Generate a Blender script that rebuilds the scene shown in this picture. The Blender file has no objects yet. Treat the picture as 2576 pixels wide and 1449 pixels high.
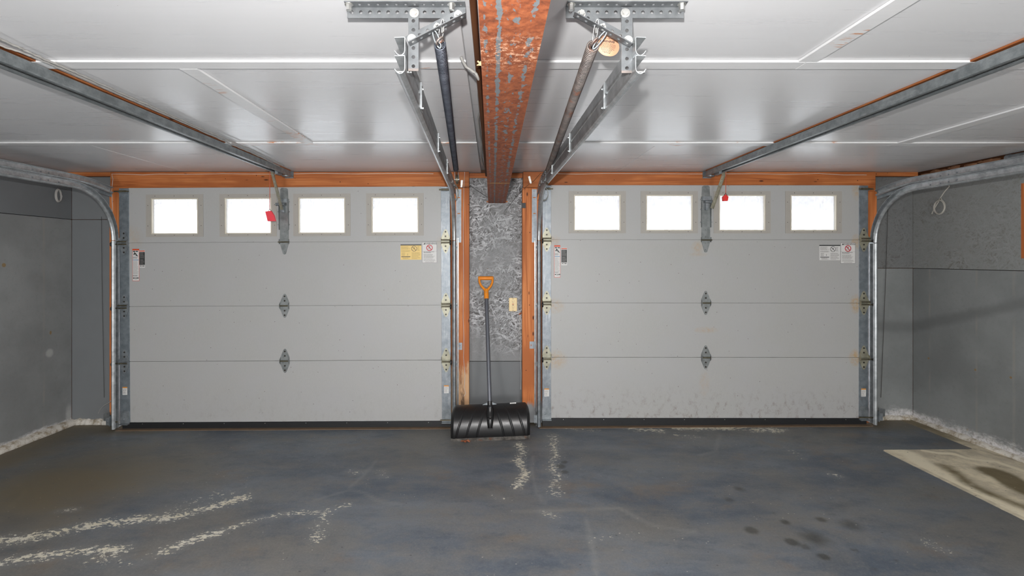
import bpy, bmesh, math, random
import numpy as np
from mathutils import Vector, Matrix, noise as mnoise

random.seed(7)
SC = bpy.context.scene
F = 1220.0            # focal length in pixels of the 2576 px wide frame
CX, CY, CH = 1240.0, 650.0, 1.41

# ------------------------------------------------------------------ camera, world, lights, exposure
cam_d = bpy.data.cameras.new('camera'); cam = bpy.data.objects.new('camera', cam_d)
SC.collection.objects.link(cam); SC.camera = cam
cam.location = (0, 0, CH); cam.rotation_euler = (math.pi/2, 0, 0)
cam_d.sensor_width = 36.0; cam_d.lens = F/2576*36.0
cam_d.shift_x = (1288-CX)/2576; cam_d.shift_y = -(724.5-CY)/2576
cam_d.clip_start = 0.02; cam_d.clip_end = 400

world = bpy.data.worlds.new('world'); SC.world = world; world.use_nodes = True
wb = world.node_tree.nodes['Background']
wb.inputs['Color'].default_value = (0.90, 0.94, 1.0, 1); wb.inputs['Strength'].default_value = 3.0

sun_d = bpy.data.lights.new('sun', 'SUN'); sun = bpy.data.objects.new('sun', sun_d); SC.collection.objects.link(sun)
sun_d.energy = 9.0; sun_d.angle = 0.15; sun.rotation_euler = (math.radians(52), 0, math.radians(-20))

# camera flash, a hand above the lens
fl_d = bpy.data.lights.new('camera_flash', 'POINT'); fl = bpy.data.objects.new('camera_flash', fl_d); SC.collection.objects.link(fl)
fl_d.energy = 245; fl_d.shadow_soft_size = 0.022; fl.location = (-0.03, 0.0, CH+0.18); fl_d.color = (1.0, 0.985, 0.97)

# added fill lights, unseen behind the camera: they brighten floor, walls and ceiling alike
for x, y, z, e in ((-1.7, -1.9, 0.80, 215), (1.7, -1.9, 0.80, 215)):
    ad = bpy.data.lights.new('fill_light', 'POINT'); ao = bpy.data.objects.new('fill_light', ad); SC.collection.objects.link(ao)
    ad.shadow_soft_size = 0.45; ad.energy = e; ad.color = (1.0, 0.99, 0.975); ao.location = (x, y, z)

SC.view_settings.view_transform = 'Standard'; SC.view_settings.look = 'None'
SC.view_settings.gamma = 1.0; SC.view_settings.use_curve_mapping = False
SC.view_settings.exposure = 0.0
SC.cycles.max_bounces = 8; SC.cycles.diffuse_bounces = 5

# ------------------------------------------------------------------ helpers
def W(px, py, d):
    return Vector(((px-CX)*d/F, d, CH-(py-CY)*d/F))
def XX(px, d): return (px-CX)*d/F
def ZZ(py, d): return CH-(py-CY)*d/F
def floor_z(x): return 0.004 + 0.006*x
def on_floor(px, py):
    d = CH*F/(py-CY); return ((px-CX)*d/F, d)
CEIL = CH+0.736       # underside of the ceiling sheets
def on_ceil(px, py, drop=0.0):
    h = 0.736-drop; d = h*F/(CY-py); return Vector(((px-CX)*d/F, d, CH+h))

ORG = {}
def org(o): return ORG.get(o.name, Vector((0, 0, 0))) if o else Vector((0, 0, 0))

class MB:
    def __init__(s): s.v = []; s.f = []; s.m = []; s.sm = []; s.mi = 0; s.smooth = False
    def add(s, vs, fs, smooth=None):
        b = len(s.v); s.v += [tuple(v) for v in vs]
        for f in fs:
            s.f.append([b+i for i in f]); s.m.append(s.mi); s.sm.append(s.smooth if smooth is None else smooth)
    def box(s, x0, x1, y0, y1, z0, z1):
        if x0 > x1: x0, x1 = x1, x0
        if y0 > y1: y0, y1 = y1, y0
        if z0 > z1: z0, z1 = z1, z0
        s.add([(x0,y0,z0),(x1,y0,z0),(x1,y1,z0),(x0,y1,z0),(x0,y0,z1),(x1,y0,z1),(x1,y1,z1),(x0,y1,z1)],
              [(0,3,2,1),(4,5,6,7),(0,1,5,4),(1,2,6,5),(2,3,7,6),(3,0,4,7)], False)
    def cbox(s, x0, x1, y0, y1, z0, z1, c=0.003):
        """box with chamfered edges"""
        if x0 > x1: x0, x1 = x1, x0
        if y0 > y1: y0, y1 = y1, y0
        if z0 > z1: z0, z1 = z1, z0
        bm = bmesh.new(); bmesh.ops.create_cube(bm, size=1)
        for v in bm.verts:
            v.co = Vector((x0+(v.co.x+.5)*(x1-x0), y0+(v.co.y+.5)*(y1-y0), z0+(v.co.z+.5)*(z1-z0)))
        bmesh.ops.bevel(bm, geom=bm.edges[:], offset=c, segments=1, affect='EDGES')
        s.bm(bm)
    def bm(s, bm, smooth=False):
        bm.verts.index_update()
        s.add([v.co.copy() for v in bm.verts], [[v.index for v in f.verts] for f in bm.faces], smooth); bm.free()
    def obox(s, c, ax, ay, az):
        """oriented box: centre and three half vectors"""
        c = Vector(c); vs = []
        for k in (-1, 1):
            for (i, j) in ((-1,-1),(1,-1),(1,1),(-1,1)):
                vs.append(c + ax*i + ay*j + az*k)
        fs = [(0,3,2,1),(4,5,6,7),(0,1,5,4),(1,2,6,5),(2,3,7,6),(3,0,4,7)]
        if ax.cross(ay).dot(az) < 0: fs = [f[::-1] for f in fs]
        s.add(vs, fs, False)
    def prism(s, poly, off):
        """poly: list of Vectors (planar), off: Vector extrusion"""
        n = len(poly); off = Vector(off); poly = [Vector(p) for p in poly]
        nrm = Vector((0,0,0))
        for i in range(n):
            nrm += poly[i].cross(poly[(i+1) % n])
        vs = poly + [p+off for p in poly]
        fs = [tuple(range(n))[::-1], tuple(range(n, 2*n))] + [(i, (i+1) % n, n+(i+1) % n, n+i) for i in range(n)]
        if nrm.dot(off) < 0: fs = [f[::-1] for f in fs]
        s.add(vs, fs, False)
    def flat(s, poly):
        s.add([Vector(p) for p in poly], [tuple(range(len(poly)))], False)
    def cyl(s, a, b, r, n=12, r2=None, smooth=True):
        a = Vector(a); b = Vector(b); t = (b-a).normalized()
        u = t.orthogonal().normalized(); w = t.cross(u); r2 = r if r2 is None else r2
        vs = [a+(u*math.cos(2*math.pi*i/n)+w*math.sin(2*math.pi*i/n))*r for i in range(n)]
        vs += [b+(u*math.cos(2*math.pi*i/n)+w*math.sin(2*math.pi*i/n))*r2 for i in range(n)]
        s.add(vs, [(i, (i+1) % n, n+(i+1) % n, n+i) for i in range(n)], smooth)
        s.add(vs[:n], [tuple(range(n))[::-1]], False); s.add(vs[n:], [tuple(range(n))], False)
    def bolt(s, p, d, r=0.007, h=0.006, wash=True):
        """hex head bolt: p on surface, d outward"""
        p = Vector(p); d = Vector(d).normalized()
        if wash: s.cyl(p, p+d*0.0015, r*1.45, 14, smooth=False); p = p+d*0.0015
        s.cyl(p, p+d*h, r, 6, r*0.96, smooth=False)
    def tube(s, pts, r, n=6, closed=False, caps=True):
        pts = [Vector(p) for p in pts]; N = len(pts)
        T = []
        for i in range(N):
            a = pts[(i-1) % N] if (closed or i > 0) else pts[i]
            b = pts[(i+1) % N] if (closed or i < N-1) else pts[i]
            T.append((b-a).normalized())
        u = T[0].orthogonal().normalized(); rings = []
        for i in range(N):
            u = (u - T[i]*u.dot(T[i])).normalized(); w = T[i].cross(u)
            rr = r[i] if isinstance(r, (list, tuple)) else r
            rings.append([pts[i]+(u*math.cos(2*math.pi*k/n)+w*math.sin(2*math.pi*k/n))*rr for k in range(n)])
        vs = [v for R_ in rings for v in R_]; fs = []
        for i in range(N if closed else N-1):
            j = (i+1) % N
            for k in range(n):
                fs.append((i*n+k, i*n+(k+1) % n, j*n+(k+1) % n, j*n+k))
        s.add(vs, fs, True)
        if caps and not closed:
            s.add(rings[0], [tuple(range(n))[::-1]], False); s.add(rings[-1], [tuple(range(n))], False)
    def sweep(s, path, prof, ccw_caps=True):
        """path: list of (x,y,z) lying about in a YZ plane; prof: closed polygon of (u,v); u along X, v along the in-plane normal"""
        path = [Vector(p) for p in path]; N = len(path); n = len(prof); rings = []
        for i in range(N):
            t = (path[min(i+1, N-1)]-path[max(i-1, 0)]); t.x = 0; t.normalize()
            nn = Vector((0, -t.z, t.y)) if True else None
            rings.append([path[i]+Vector((u, 0, 0))+nn*v for (u, v) in prof])
        vs = [v for R_ in rings for v in R_]; fs = []
        for i in range(N-1):
            for k in range(n):
                fs.append((i*n+k, i*n+(k+1) % n, (i+1)*n+(k+1) % n, (i+1)*n+k))
        s.add(vs, fs, False)
        s.add(rings[0], [tuple(range(n))[::-1]], False); s.add(rings[-1], [tuple(range(n))], False)
    def perf(s, p, ax, wd, nr, length, width, pitch, dia, th, slot=1.0, start=None):
        """perforated strip. p corner, ax unit along, wd unit across, nr unit normal (thickness th)"""
        p = Vector(p); n = max(1, int(round(length/pitch))); a = length/n; K = 16
        for c in range(n):
            cc = p+ax*(a*(c+.5))+wd*(width/2)
            inn = []; out = []
            for k in range(K):
                t = 2*math.pi*k/K+math.pi/K; cx, sy = math.cos(t), math.sin(t)
                inn.append((cx*dia/2*slot, sy*dia/2))
                m = max(abs(cx)/(a/2), abs(sy)/(width/2)); out.append((cx/m, sy/m))
            # snap four to corners
            for (sx, sy_) in ((1,1),(-1,1),(-1,-1),(1,-1)):
                tgt = (sx*a/2, sy_*width/2)
                ang = math.atan2(tgt[1], tgt[0]); k = min(range(K), key=lambda q: abs(math.remainder(2*math.pi*q/K+math.pi/K-ang, 2*math.pi)))
                out[k] = tgt
            vs = []
            for lst in (inn, out):
                for h in (0, th):
                    vs += [cc+ax*q[0]+wd*q[1]+nr*h for q in lst]
            # 0 inn bottom,1 inn top,2 out bottom,3 out top
            fs = []
            for k in range(K):
                j = (k+1) % K
                fs += [(0*K+k, 2*K+k, 2*K+j, 0*K+j)[::-1], (1*K+k, 3*K+k, 3*K+j, 1*K+j), (0*K+k, 0*K+j, 1*K+j, 1*K+k)[::-1], (2*K+k, 2*K+j, 3*K+j, 3*K+k)]
            if ax.cross(wd).dot(nr) < 0: fs = [f[::-1] for f in fs]
            s.add(vs, fs, False)
    def holed(s, x0, x1, z0, z1, holes, y0, y1):
        """slab in the XZ plane with rectangular through holes"""
        xs = sorted(set([x0, x1]+[h[0] for h in holes]+[h[1] for h in holes]))
        zs = sorted(set([z0, z1]+[h[2] for h in holes]+[h[3] for h in holes]))
        def solid(i, j):
            if i < 0 or j < 0 or i >= len(xs)-1 or j >= len(zs)-1: return False
            cx, cz = (xs[i]+xs[i+1])/2, (zs[j]+zs[j+1])/2
            return not any(h[0] < cx < h[1] and h[2] < cz < h[3] for h in holes)
        for i in range(len(xs)-1):
            for j in range(len(zs)-1):
                if not solid(i, j): continue
                a, b, c, d = xs[i], xs[i+1], zs[j], zs[j+1]
                s.add([(a,y0,c),(b,y0,c),(b,y0,d),(a,y0,d)], [(0,1,2,3)]); s.add([(a,y1,c),(b,y1,c),(b,y1,d),(a,y1,d)], [(3,2,1,0)])
                if not solid(i-1, j): s.add([(a,y0,c),(a,y1,c),(a,y1,d),(a,y0,d)], [(3,2,1,0)])
                if not solid(i+1, j): s.add([(b,y0,c),(b,y1,c),(b,y1,d),(b,y0,d)], [(0,1,2,3)])
                if not solid(i, j-1): s.add([(a,y0,c),(b,y0,c),(b,y1,c),(a,y1,c)], [(3,2,1,0)])
                if not solid(i, j+1): s.add([(a,y0,d),(b,y0,d),(b,y1,d),(a,y1,d)], [(0,1,2,3)])
    def build(s, name, mat, parent=None, o0=None, label=None, kind=None):
        o0 = org(parent) if o0 is None else Vector(o0)
        me = bpy.data.meshes.new(name)
        me.from_pydata([(v[0]-o0.x, v[1]-o0.y, v[2]-o0.z) for v in s.v], [], s.f)
        for m_ in (mat if isinstance(mat, (list, tuple)) else [mat]): me.materials.append(m_)
        me.polygons.foreach_set('material_index', s.m); me.polygons.foreach_set('use_smooth', s.sm)
        me.update()
        o = bpy.data.objects.new(name, me); SC.collection.objects.link(o)
        if parent: o.parent = parent
        else: o.location = o0
        ORG[o.name] = o0
        if label: o['label'] = label
        if kind: o['kind'] = kind
        return o

def tag(o, label=None, cat=None, group=None, kind=None):
    if label: o['label'] = label
    if cat: o['category'] = cat
    if group: o['group'] = group
    if kind: o['kind'] = kind
    return o
def thing(name, loc, label=None, cat=None, group=None, kind=None):
    o = bpy.data.objects.new(name, None); SC.collection.objects.link(o); o.location = loc
    o.empty_display_size = 0.1; ORG[o.name] = Vector(loc)
    return tag(o, label, cat, group, kind)
def place(src_mesh, name, loc, parent, mat=None, rot=None, label=None):
    """a part that shares mesh data; loc in world coordinates"""
    o = bpy.data.objects.new(name, src_mesh); SC.collection.objects.link(o)
    o.parent = parent; o.location = Vector(loc)-org(parent); ORG[o.name] = Vector(loc)
    if rot: o.rotation_euler = rot
    if label: o['label'] = label
    return o
def text_mesh(mb, txt, p, size, right=Vector((1,0,0)), up=Vector((0,0,1)), bold=0.0, sx=1.0):
    cu = bpy.data.curves.new('t', 'FONT'); cu.body = txt; cu.size = size; cu.align_x = 'CENTER'; cu.align_y = 'CENTER'; cu.offset = bold*size
    cu.resolution_u = 2
    ob = bpy.data.objects.new('t', cu); SC.collection.objects.link(ob)
    dg = bpy.context.evaluated_depsgraph_get(); dg.update()
    me = bpy.data.meshes.new_from_object(ob.evaluated_get(dg))
    p = Vector(p)
    mb.add([p+right*v.co.x*sx+up*v.co.y for v in me.vertices], [tuple(q.vertices) for q in me.polygons], False)
    bpy.data.objects.remove(ob); bpy.data.curves.remove(cu); bpy.data.meshes.remove(me)

# ------------------------------------------------------------------ materials
def srgb(r, g, b):
    def c(v):
        v /= 255.0
        return v/12.92 if v <= 0.04045 else ((v+0.055)/1.055)**2.4
    return (c(r), c(g), c(b), 1)
class Mat:
    def __init__(s, name, base=(0.5,0.5,0.5,1), rough=0.5, metal=0.0, spec=0.5):
        s.m = bpy.data.materials.new(name); s.m.use_nodes = True; s.t = s.m.node_tree; s.N = s.t.nodes
        s.p = s.N['Principled BSDF']; s.set('Base Color', base); s.set('Roughness', rough); s.set('Metallic', metal); s.set('Specular IOR Level', spec)
        s._pos = None
    def set(s, k, v):
        if isinstance(v, bpy.types.NodeSocket): s.t.links.new(v, s.p.inputs[k])
        else: s.p.inputs[k].default_value = v
    def inp(s, n, k, v):
        if isinstance(v, bpy.types.NodeSocket): s.t.links.new(v, n.inputs[k])
        elif v is not None: n.inputs[k].default_value = v
    def pos(s):
        if s._pos is None: s._pos = s.N.new('ShaderNodeNewGeometry').outputs['Position']
        return s._pos
    def map(s, scale=(1,1,1), rot=(0,0,0), loc=(0,0,0), v=None):
        n = s.N.new('ShaderNodeMapping'); s.inp(n, 'Vector', v or s.pos())
        n.inputs['Scale'].default_value = scale; n.inputs['Rotation'].default_value = rot; n.inputs['Location'].default_value = loc
        return n.outputs[0]
    def noise(s, sc=5, det=4, ro=0.55, v=None, dist=0.0):
        n = s.N.new('ShaderNodeTexNoise'); s.inp(n, 'Vector', v or s.pos()); n.inputs['Scale'].default_value = sc
        n.inputs['Detail'].default_value = det; n.inputs['Roughness'].default_value = ro; n.inputs['Distortion'].default_value = dist
        return n.outputs['Fac']
    def vor(s, sc=5, v=None, feat='F1', out='Distance', rnd=1.0):
        n = s.N.new('ShaderNodeTexVoronoi'); s.inp(n, 'Vector', v or s.pos()); n.feature = feat; n.inputs['Scale'].default_value = sc
        n.inputs['Randomness'].default_value = rnd
        return n.outputs[out]
    def math(s, op, a, b=None, c=None, clamp=False):
        n = s.N.new('ShaderNodeMath'); n.operation = op; n.use_clamp = clamp
        s.inp(n, 0, a); s.inp(n, 1, b); s.inp(n, 2, c)
        return n.outputs[0]
    def sep(s, v=None):
        n = s.N.new('ShaderNodeSeparateXYZ'); s.inp(n, 0, v or s.pos()); return n.outputs
    def ramp(s, f, stops):
        n = s.N.new('ShaderNodeValToRGB'); s.inp(n, 0, f); el = n.color_ramp.elements
        while len(el) < len(stops): el.new(0.5)
        for e, (p, c) in zip(el, stops):
            e.position = p; e.color = c if isinstance(c, (tuple, list)) else (c, c, c, 1)
        return n.outputs['Color']
    def mix(s, f, a, b, mode='MIX'):
        n = s.N.new('ShaderNodeMix'); n.data_type = 'RGBA'; n.blend_type = mode
        s.inp(n, 0, f); s.inp(n, 6, a); s.inp(n, 7, b); return n.outputs[2]
    def step(s, f, a, b):
        n = s.N.new('ShaderNodeMapRange'); n.interpolation_type = 'SMOOTHSTEP'; s.inp(n, 0, f)
        n.inputs[1].default_value = a; n.inputs[2].default_value = b; return n.outputs[0]
    def attr(s, name):
        n = s.N.new('ShaderNodeAttribute'); n.attribute_name = name; return n.outputs['Fac']
    def bump(s, h, st=0.3, dist=0.01):
        n = s.N.new('ShaderNodeBump'); n.inputs['Strength'].default_value = st; n.inputs['Distance'].default_value = dist
        s.inp(n, 'Height', h); s.t.links.new(n.outputs[0], s.p.inputs['Normal'])
    def spots(s, lst, ax=('X', 'Z')):
        """sum of soft round stains at world places: (x, z, rx, rz, k)"""
        xyz = s.sep(); tot = None
        for (x, z, rx, rz, k) in lst:
            a = s.math('DIVIDE', s.math('SUBTRACT', xyz[ax[0]], x), rx); b = s.math('DIVIDE', s.math('SUBTRACT', xyz[ax[1]], z), rz)
            d = s.math('ADD', s.math('MULTIPLY', a, a), s.math('MULTIPLY', b, b))
            g = s.math('MULTIPLY', s.math('SUBTRACT', 1.0, d, clamp=True), k)
            tot = g if tot is None else s.math('MAXIMUM', tot, g)
        return tot

def simple(name, col, rough=0.5, metal=0.0, var=0.12, sc=30, bump=0.0, spec=0.5):
    m = Mat(name, col, rough, metal, spec)
    n = m.noise(sc, 4)
    m.set('Base Color', m.mix(n, tuple(c*(1-var) for c in col[:3])+(1,), tuple(min(1, c*(1+var)) for c in col[:3])+(1,)))
    if bump: m.bump(n, bump, 0.003)
    return m.m

def mk_ceiling():
    m = Mat('ceiling_paint', rough=0.34, spec=0.5)
    v = m.map((1.6, 34, 10)); n = m.noise(1, 6, 0.6, v); n2 = m.noise(2.2, 3)
    c = m.mix(n, srgb(203, 203, 205), srgb(214, 214, 215))
    c = m.mix(m.step(n2, 0.35, 0.7), c, srgb(209, 209, 210)); sp = m.vor(5); c = m.mix(m.math('LESS_THAN', sp, 0.012), c, srgb(120, 118, 116))
    m.set('Base Color', c); m.set('Roughness', m.math('ADD', 0.23, m.math('MULTIPLY', n, 0.12)))
    m.bump(m.math('ADD', m.math('MULTIPLY', m.noise(1, 2, 0.4, m.map((3, 22, 3))), 0.5), m.noise(3, 2)), 0.12, 0.004)
    return m.m
def mk_batten():
    m = Mat('batten_paint', srgb(186, 185, 187), 0.38)
    n = m.noise(1, 5, 0.6, m.map((4, 60, 20)))
    raw = m.math('MULTIPLY', m.step(m.noise(2.2, 3, 0.5), 0.62, 0.66), m.step(m.noise(1, 3, 0.6, m.map((14, 120, 60))), 0.54, 0.60))
    m.set('Base Color', m.mix(raw, m.mix(n, srgb(206, 206, 207), srgb(222, 222, 222)), srgb(196, 140, 105))); m.bump(n, 0.1, 0.002)
    return m.m
def mk_door(name, rust, dirt):
    m = Mat(name, rough=0.42)
    n = m.noise(1, 5, 0.65, m.map((160, 10, 60))); n2 = m.noise(3, 4)
    c = m.mix(n, srgb(158, 158, 156), srgb(170, 170, 168)); c = m.mix(m.step(n2, 0.3, 0.75), c, srgb(165, 165, 165))
    sp = m.vor(16); c = m.mix(m.math('LESS_THAN', sp, 0.045), c, srgb(90, 82, 74))
    xyz = m.sep()
    # grime near the bottom edge and yellow rust runs round the hinges
    g = m.math('MULTIPLY', m.math('SUBTRACT', 1.0, m.step(xyz['Z'], 0.06, 0.42)), m.step(m.noise(1, 6, 0.75, m.map((22, 5, 15))), 0.48, 0.8))
    c = m.mix(m.math('MULTIPLY', g, dirt), c, srgb(110, 98, 84))
    st = m.math('MULTIPLY', m.spots(rust), m.math('ADD', 0.25, m.step(m.noise(40, 5, 0.7), 0.35, 0.65)))
    c = m.mix(m.math('MULTIPLY', st, 0.75), c, srgb(172, 140, 88))
    m.set('Base Color', c); m.bump(n, 0.22, 0.0015)
    return m.m
def mk_wood(name, along, dark=1.0, knots=True):
    m = Mat(name, rough=0.62, spec=0.3)
    S = {'X': (0.9, 22, 30), 'Z': (30, 22, 0.9), 'Y': (30, 0.9, 22)}[along]
    warp = m.noise(1.0, 3, 0.5, m.map({'X': (2, 6, 6), 'Z': (6, 6, 2), 'Y': (6, 2, 6)}[along]))
    v = m.map(S); n = m.noise(1.2, 6, 0.6, v, 1.4)
    d = dark
    def k(r, g, b): return srgb(r*d, g*d, b*d)
    c = m.ramp(n, [(0.28, k(140, 74, 34)), (0.45, k(186, 108, 58)), (0.6, k(204, 128, 74)), (0.78, k(214, 148, 98))])
    c = m.mix(m.step(warp, 0.42, 0.66), c, k(168, 96, 50))
    if knots:
        kv = m.vor(1, m.map({'X': (5, 10, 16), 'Z': (16, 10, 5), 'Y': (16, 5, 10)}[along]))
        c = m.mix(m.math('SUBTRACT', 1.0, m.step(kv, 0.05, 0.13)), c, k(74, 36, 18))
        c = m.mix(m.math('LESS_THAN', m.vor(15), 0.065), c, k(84, 44, 24))
    m.set('Base Color', c); m.bump(n, 0.15, 0.002)
    return m.m
def mk_wood_foot(name, pale, mould, h, hx):
    """jamb board whose foot is bleached or paint smeared, with a mould streak"""
    mm = mk_wood(name, 'Z'); m = Mat.__new__(Mat); m.m = mm; m.t = mm.node_tree; m.N = m.t.nodes; m.p = m.N['Principled BSDF']; m._pos = None
    base = m.p.inputs['Base Color'].links[0].from_socket; xyz = m.sep()
    z = m.math('ADD', xyz['Z'], m.math('MULTIPLY', m.math('SUBTRACT', m.noise(1, 5, 0.65, m.map((22, 22, 6))), 0.5), h*1.1))
    c = m.mix(m.math('SUBTRACT', 1.0, m.step(z, h*0.75, h*1.0)), base, m.mix(m.noise(1, 4, 0.6, m.map((50, 50, 4))), pale, tuple(k*0.75 for k in pale[:3])+(1,)))
    if mould:
        d = m.math('ABSOLUTE', m.math('SUBTRACT', m.math('ADD', xyz['X'], m.math('MULTIPLY', xyz['Z'], 0.06)), hx))
        g = m.math('MULTIPLY', m.math('SUBTRACT', 1.0, m.step(d, 0.004, 0.028)), m.math('SUBTRACT', 1.0, m.step(xyz['Z'], 0.2, 0.62)))
        c = m.mix(m.math('MULTIPLY', g, m.step(m.noise(1, 5, 0.7, m.map((30, 30, 8))), 0.35, 0.62)), c, srgb(58, 44, 34))
    m.set('Base Color', c); return mm
def mk_osb(name, strong, base, dk, lt, plain_z=None, scale=1.0, plane='XZ'):
    m = Mat(name, rough=0.6, spec=0.35)
    best = None
    for i, (a, sc) in enumerate(((0.2, 1), (1.1, 1.25), (2.0, 0.9), (2.75, 1.1), (0.75, 1.5))):
        if plane == 'XZ': v = m.map((1,1,1), (0, a, 0), (i*3.1, i*1.7, i*2.3)); s_ = (13*sc*scale, 0.0, 52*sc*scale)
        else: v = m.map((1,1,1), (a, 0, 0), (i*3.1, i*1.7, i*2.3)); s_ = (0.0, 13*sc*scale, 52*sc*scale)
        wob = m.N.new('ShaderNodeVectorMath'); wob.operation = 'ADD'; m.inp(wob, 0, v)
        nz = m.N.new('ShaderNodeTexNoise'); nz.inputs['Scale'].default_value = 6; m.inp(nz, 'Vector', m.pos())
        sc_ = m.N.new('ShaderNodeVectorMath'); sc_.operation = 'SCALE'; m.inp(sc_, 0, nz.outputs['Color']); sc_.inputs['Scale'].default_value = 0.06
        m.inp(wob, 1, sc_.outputs[0])
        v2 = m.map(s_, v=wob.outputs[0])
        col = m.sep(m.vor(1, v2, out='Color'))['X']
        best = col if best is None else m.math('MAXIMUM', best, m.math('MULTIPLY', col, 0.97))
    fine = m.noise(90, 4, 0.7); big = m.noise(3.2, 3)
    c = m.ramp(best, [(0.58, dk), (0.70, base), (0.84, base), (0.97, lt)])
    c = m.mix(m.math('MULTIPLY', m.step(fine, 0.48, 0.68), 0.65), c, dk)
    c = m.mix(m.math('MULTIPLY', m.step(m.noise(60, 5, 0.75), 0.56, 0.68), 0.5*min(1, strong)), c, lt)
    keep = m.math('MULTIPLY', m.step(big, 0.2, 0.75), strong)
    c = m.mix(m.math('SUBTRACT', 1.0, keep), c, base)
    # raw brown flecks where the paint missed
    fl = m.math('MULTIPLY', m.step(m.noise(1, 4, 0.7, m.map((40, 40, 70))), 0.62, 0.70), m.math('MINIMUM', 1.0, strong))
    c = m.mix(m.math('MULTIPLY', fl, 0.7), c, srgb(108, 84, 68))
    if plain_z:
        f = m.step(m.math('ADD', m.sep()['Z'], m.math('MULTIPLY', m.noise(5), 0.5)), plain_z[0], plain_z[1])
        c = m.mix(m.math('SUBTRACT', 1.0, f), c, base)
    m.set('Base Color', c); m.bump(best, 0.35*min(1, strong), 0.004)
    return m.m
def mk_concrete(name, base, side=0, eff=0.1, lines=(), pale=(), rust=(), scuff=False):
    """painted concrete wall; pale lime along the foot, form-board lines, rusty tie holes"""
    m = Mat(name, rough=0.55, spec=0.35); xyz = m.sep()
    n = m.noise(1.4, 5, 0.6); nf = m.noise(40, 5, 0.7)
    c = m.mix(m.step(n, 0.35, 0.68), tuple(k*0.86 for k in base[:3])+(1,), tuple(min(1, k*1.16) for k in base[:3])+(1,))
    c = m.mix(m.math('MULTIPLY', m.step(nf, 0.5, 0.8), 0.3), c, tuple(k*0.6 for k in base[:3])+(1,))
    for (ly, wd) in lines:
        d = m.math('ABSOLUTE', m.math('SUBTRACT', xyz['Y'], ly)); k = m.math('MULTIPLY', m.math('SUBTRACT', 1.0, m.step(d, wd*0.3, wd)), m.step(m.noise(1, 3, 0.6, m.map((9, 9, 5))), 0.35, 0.6))
        c = m.mix(m.math('MULTIPLY', k, 0.5), c, srgb(140, 138, 132))
    c = m.mix(m.math('MULTIPLY', m.math('LESS_THAN', m.vor(2.8), 0.02), 0.7), c, srgb(70, 60, 50))
    if scuff:
        d = m.math('ABSOLUTE', m.math('SUBTRACT', xyz['Z'], m.math('MULTIPLY_ADD', xyz['Y'], -0.32, 2.16)))
        c = m.mix(m.math('MULTIPLY', m.math('SUBTRACT', 1.0, m.step(m.math('ADD', d, m.math('MULTIPLY', m.math('SUBTRACT', n, 0.5), 0.08)), 0.01, 0.07)), 0.45), c, tuple(k*0.45 for k in base[:3])+(1,))
    if pale: c = m.mix(m.math('MULTIPLY', m.step(m.math('ADD', m.spots(pale, ('Y', 'Z')), m.math('MULTIPLY', m.math('SUBTRACT', nf, 0.5), 0.6)), 0.25, 0.9), 0.55), c, srgb(186, 186, 184))
    if rust: c = m.mix(m.step(m.spots(rust, ('Y', 'Z')), 0.2, 0.6), c, srgb(128, 108, 78))
    zz = m.math('ADD', xyz['Z'], m.math('MULTIPLY', m.math('SUBTRACT', m.noise(1, 6, 0.75, m.map((6, 6, 14))), 0.5), -eff*1.6))
    e = m.math('SUBTRACT', 1.0, m.step(zz, eff*0.45, eff))
    c = m.mix(e, c, m.mix(m.step(nf, 0.4, 0.7), srgb(206, 205, 206), srgb(150, 146, 142)))
    m.set('Base Color', c); m.bump(m.noise(25, 6, 0.7), 0.3, 0.004)
    return m.m
def mk_galv(name, c0, c1, rough=0.36, metal=0.75, streak=None, rust=0.0):
    m = Mat(name, rough=rough, metal=metal)
    n = m.noise(22, 5, 0.65); c = m.mix(m.step(n, 0.3, 0.72), c0, c1)
    if streak: c = m.mix(m.math('MULTIPLY', m.step(m.noise(1, 5, 0.7, m.map(streak)), 0.52, 0.7), 0.35), c, srgb(196, 198, 200))
    if rust: c = m.mix(m.math('MULTIPLY', m.step(m.noise(14, 5, 0.7), 0.56, 0.66), rust), c, srgb(150, 84, 48)); 
    m.set('Base Color', c); m.set('Roughness', m.math('ADD', rough-0.08, m.math('MULTIPLY', n, 0.2)))
    m.bump(n, 0.05, 0.001)
    return m.m
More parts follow.
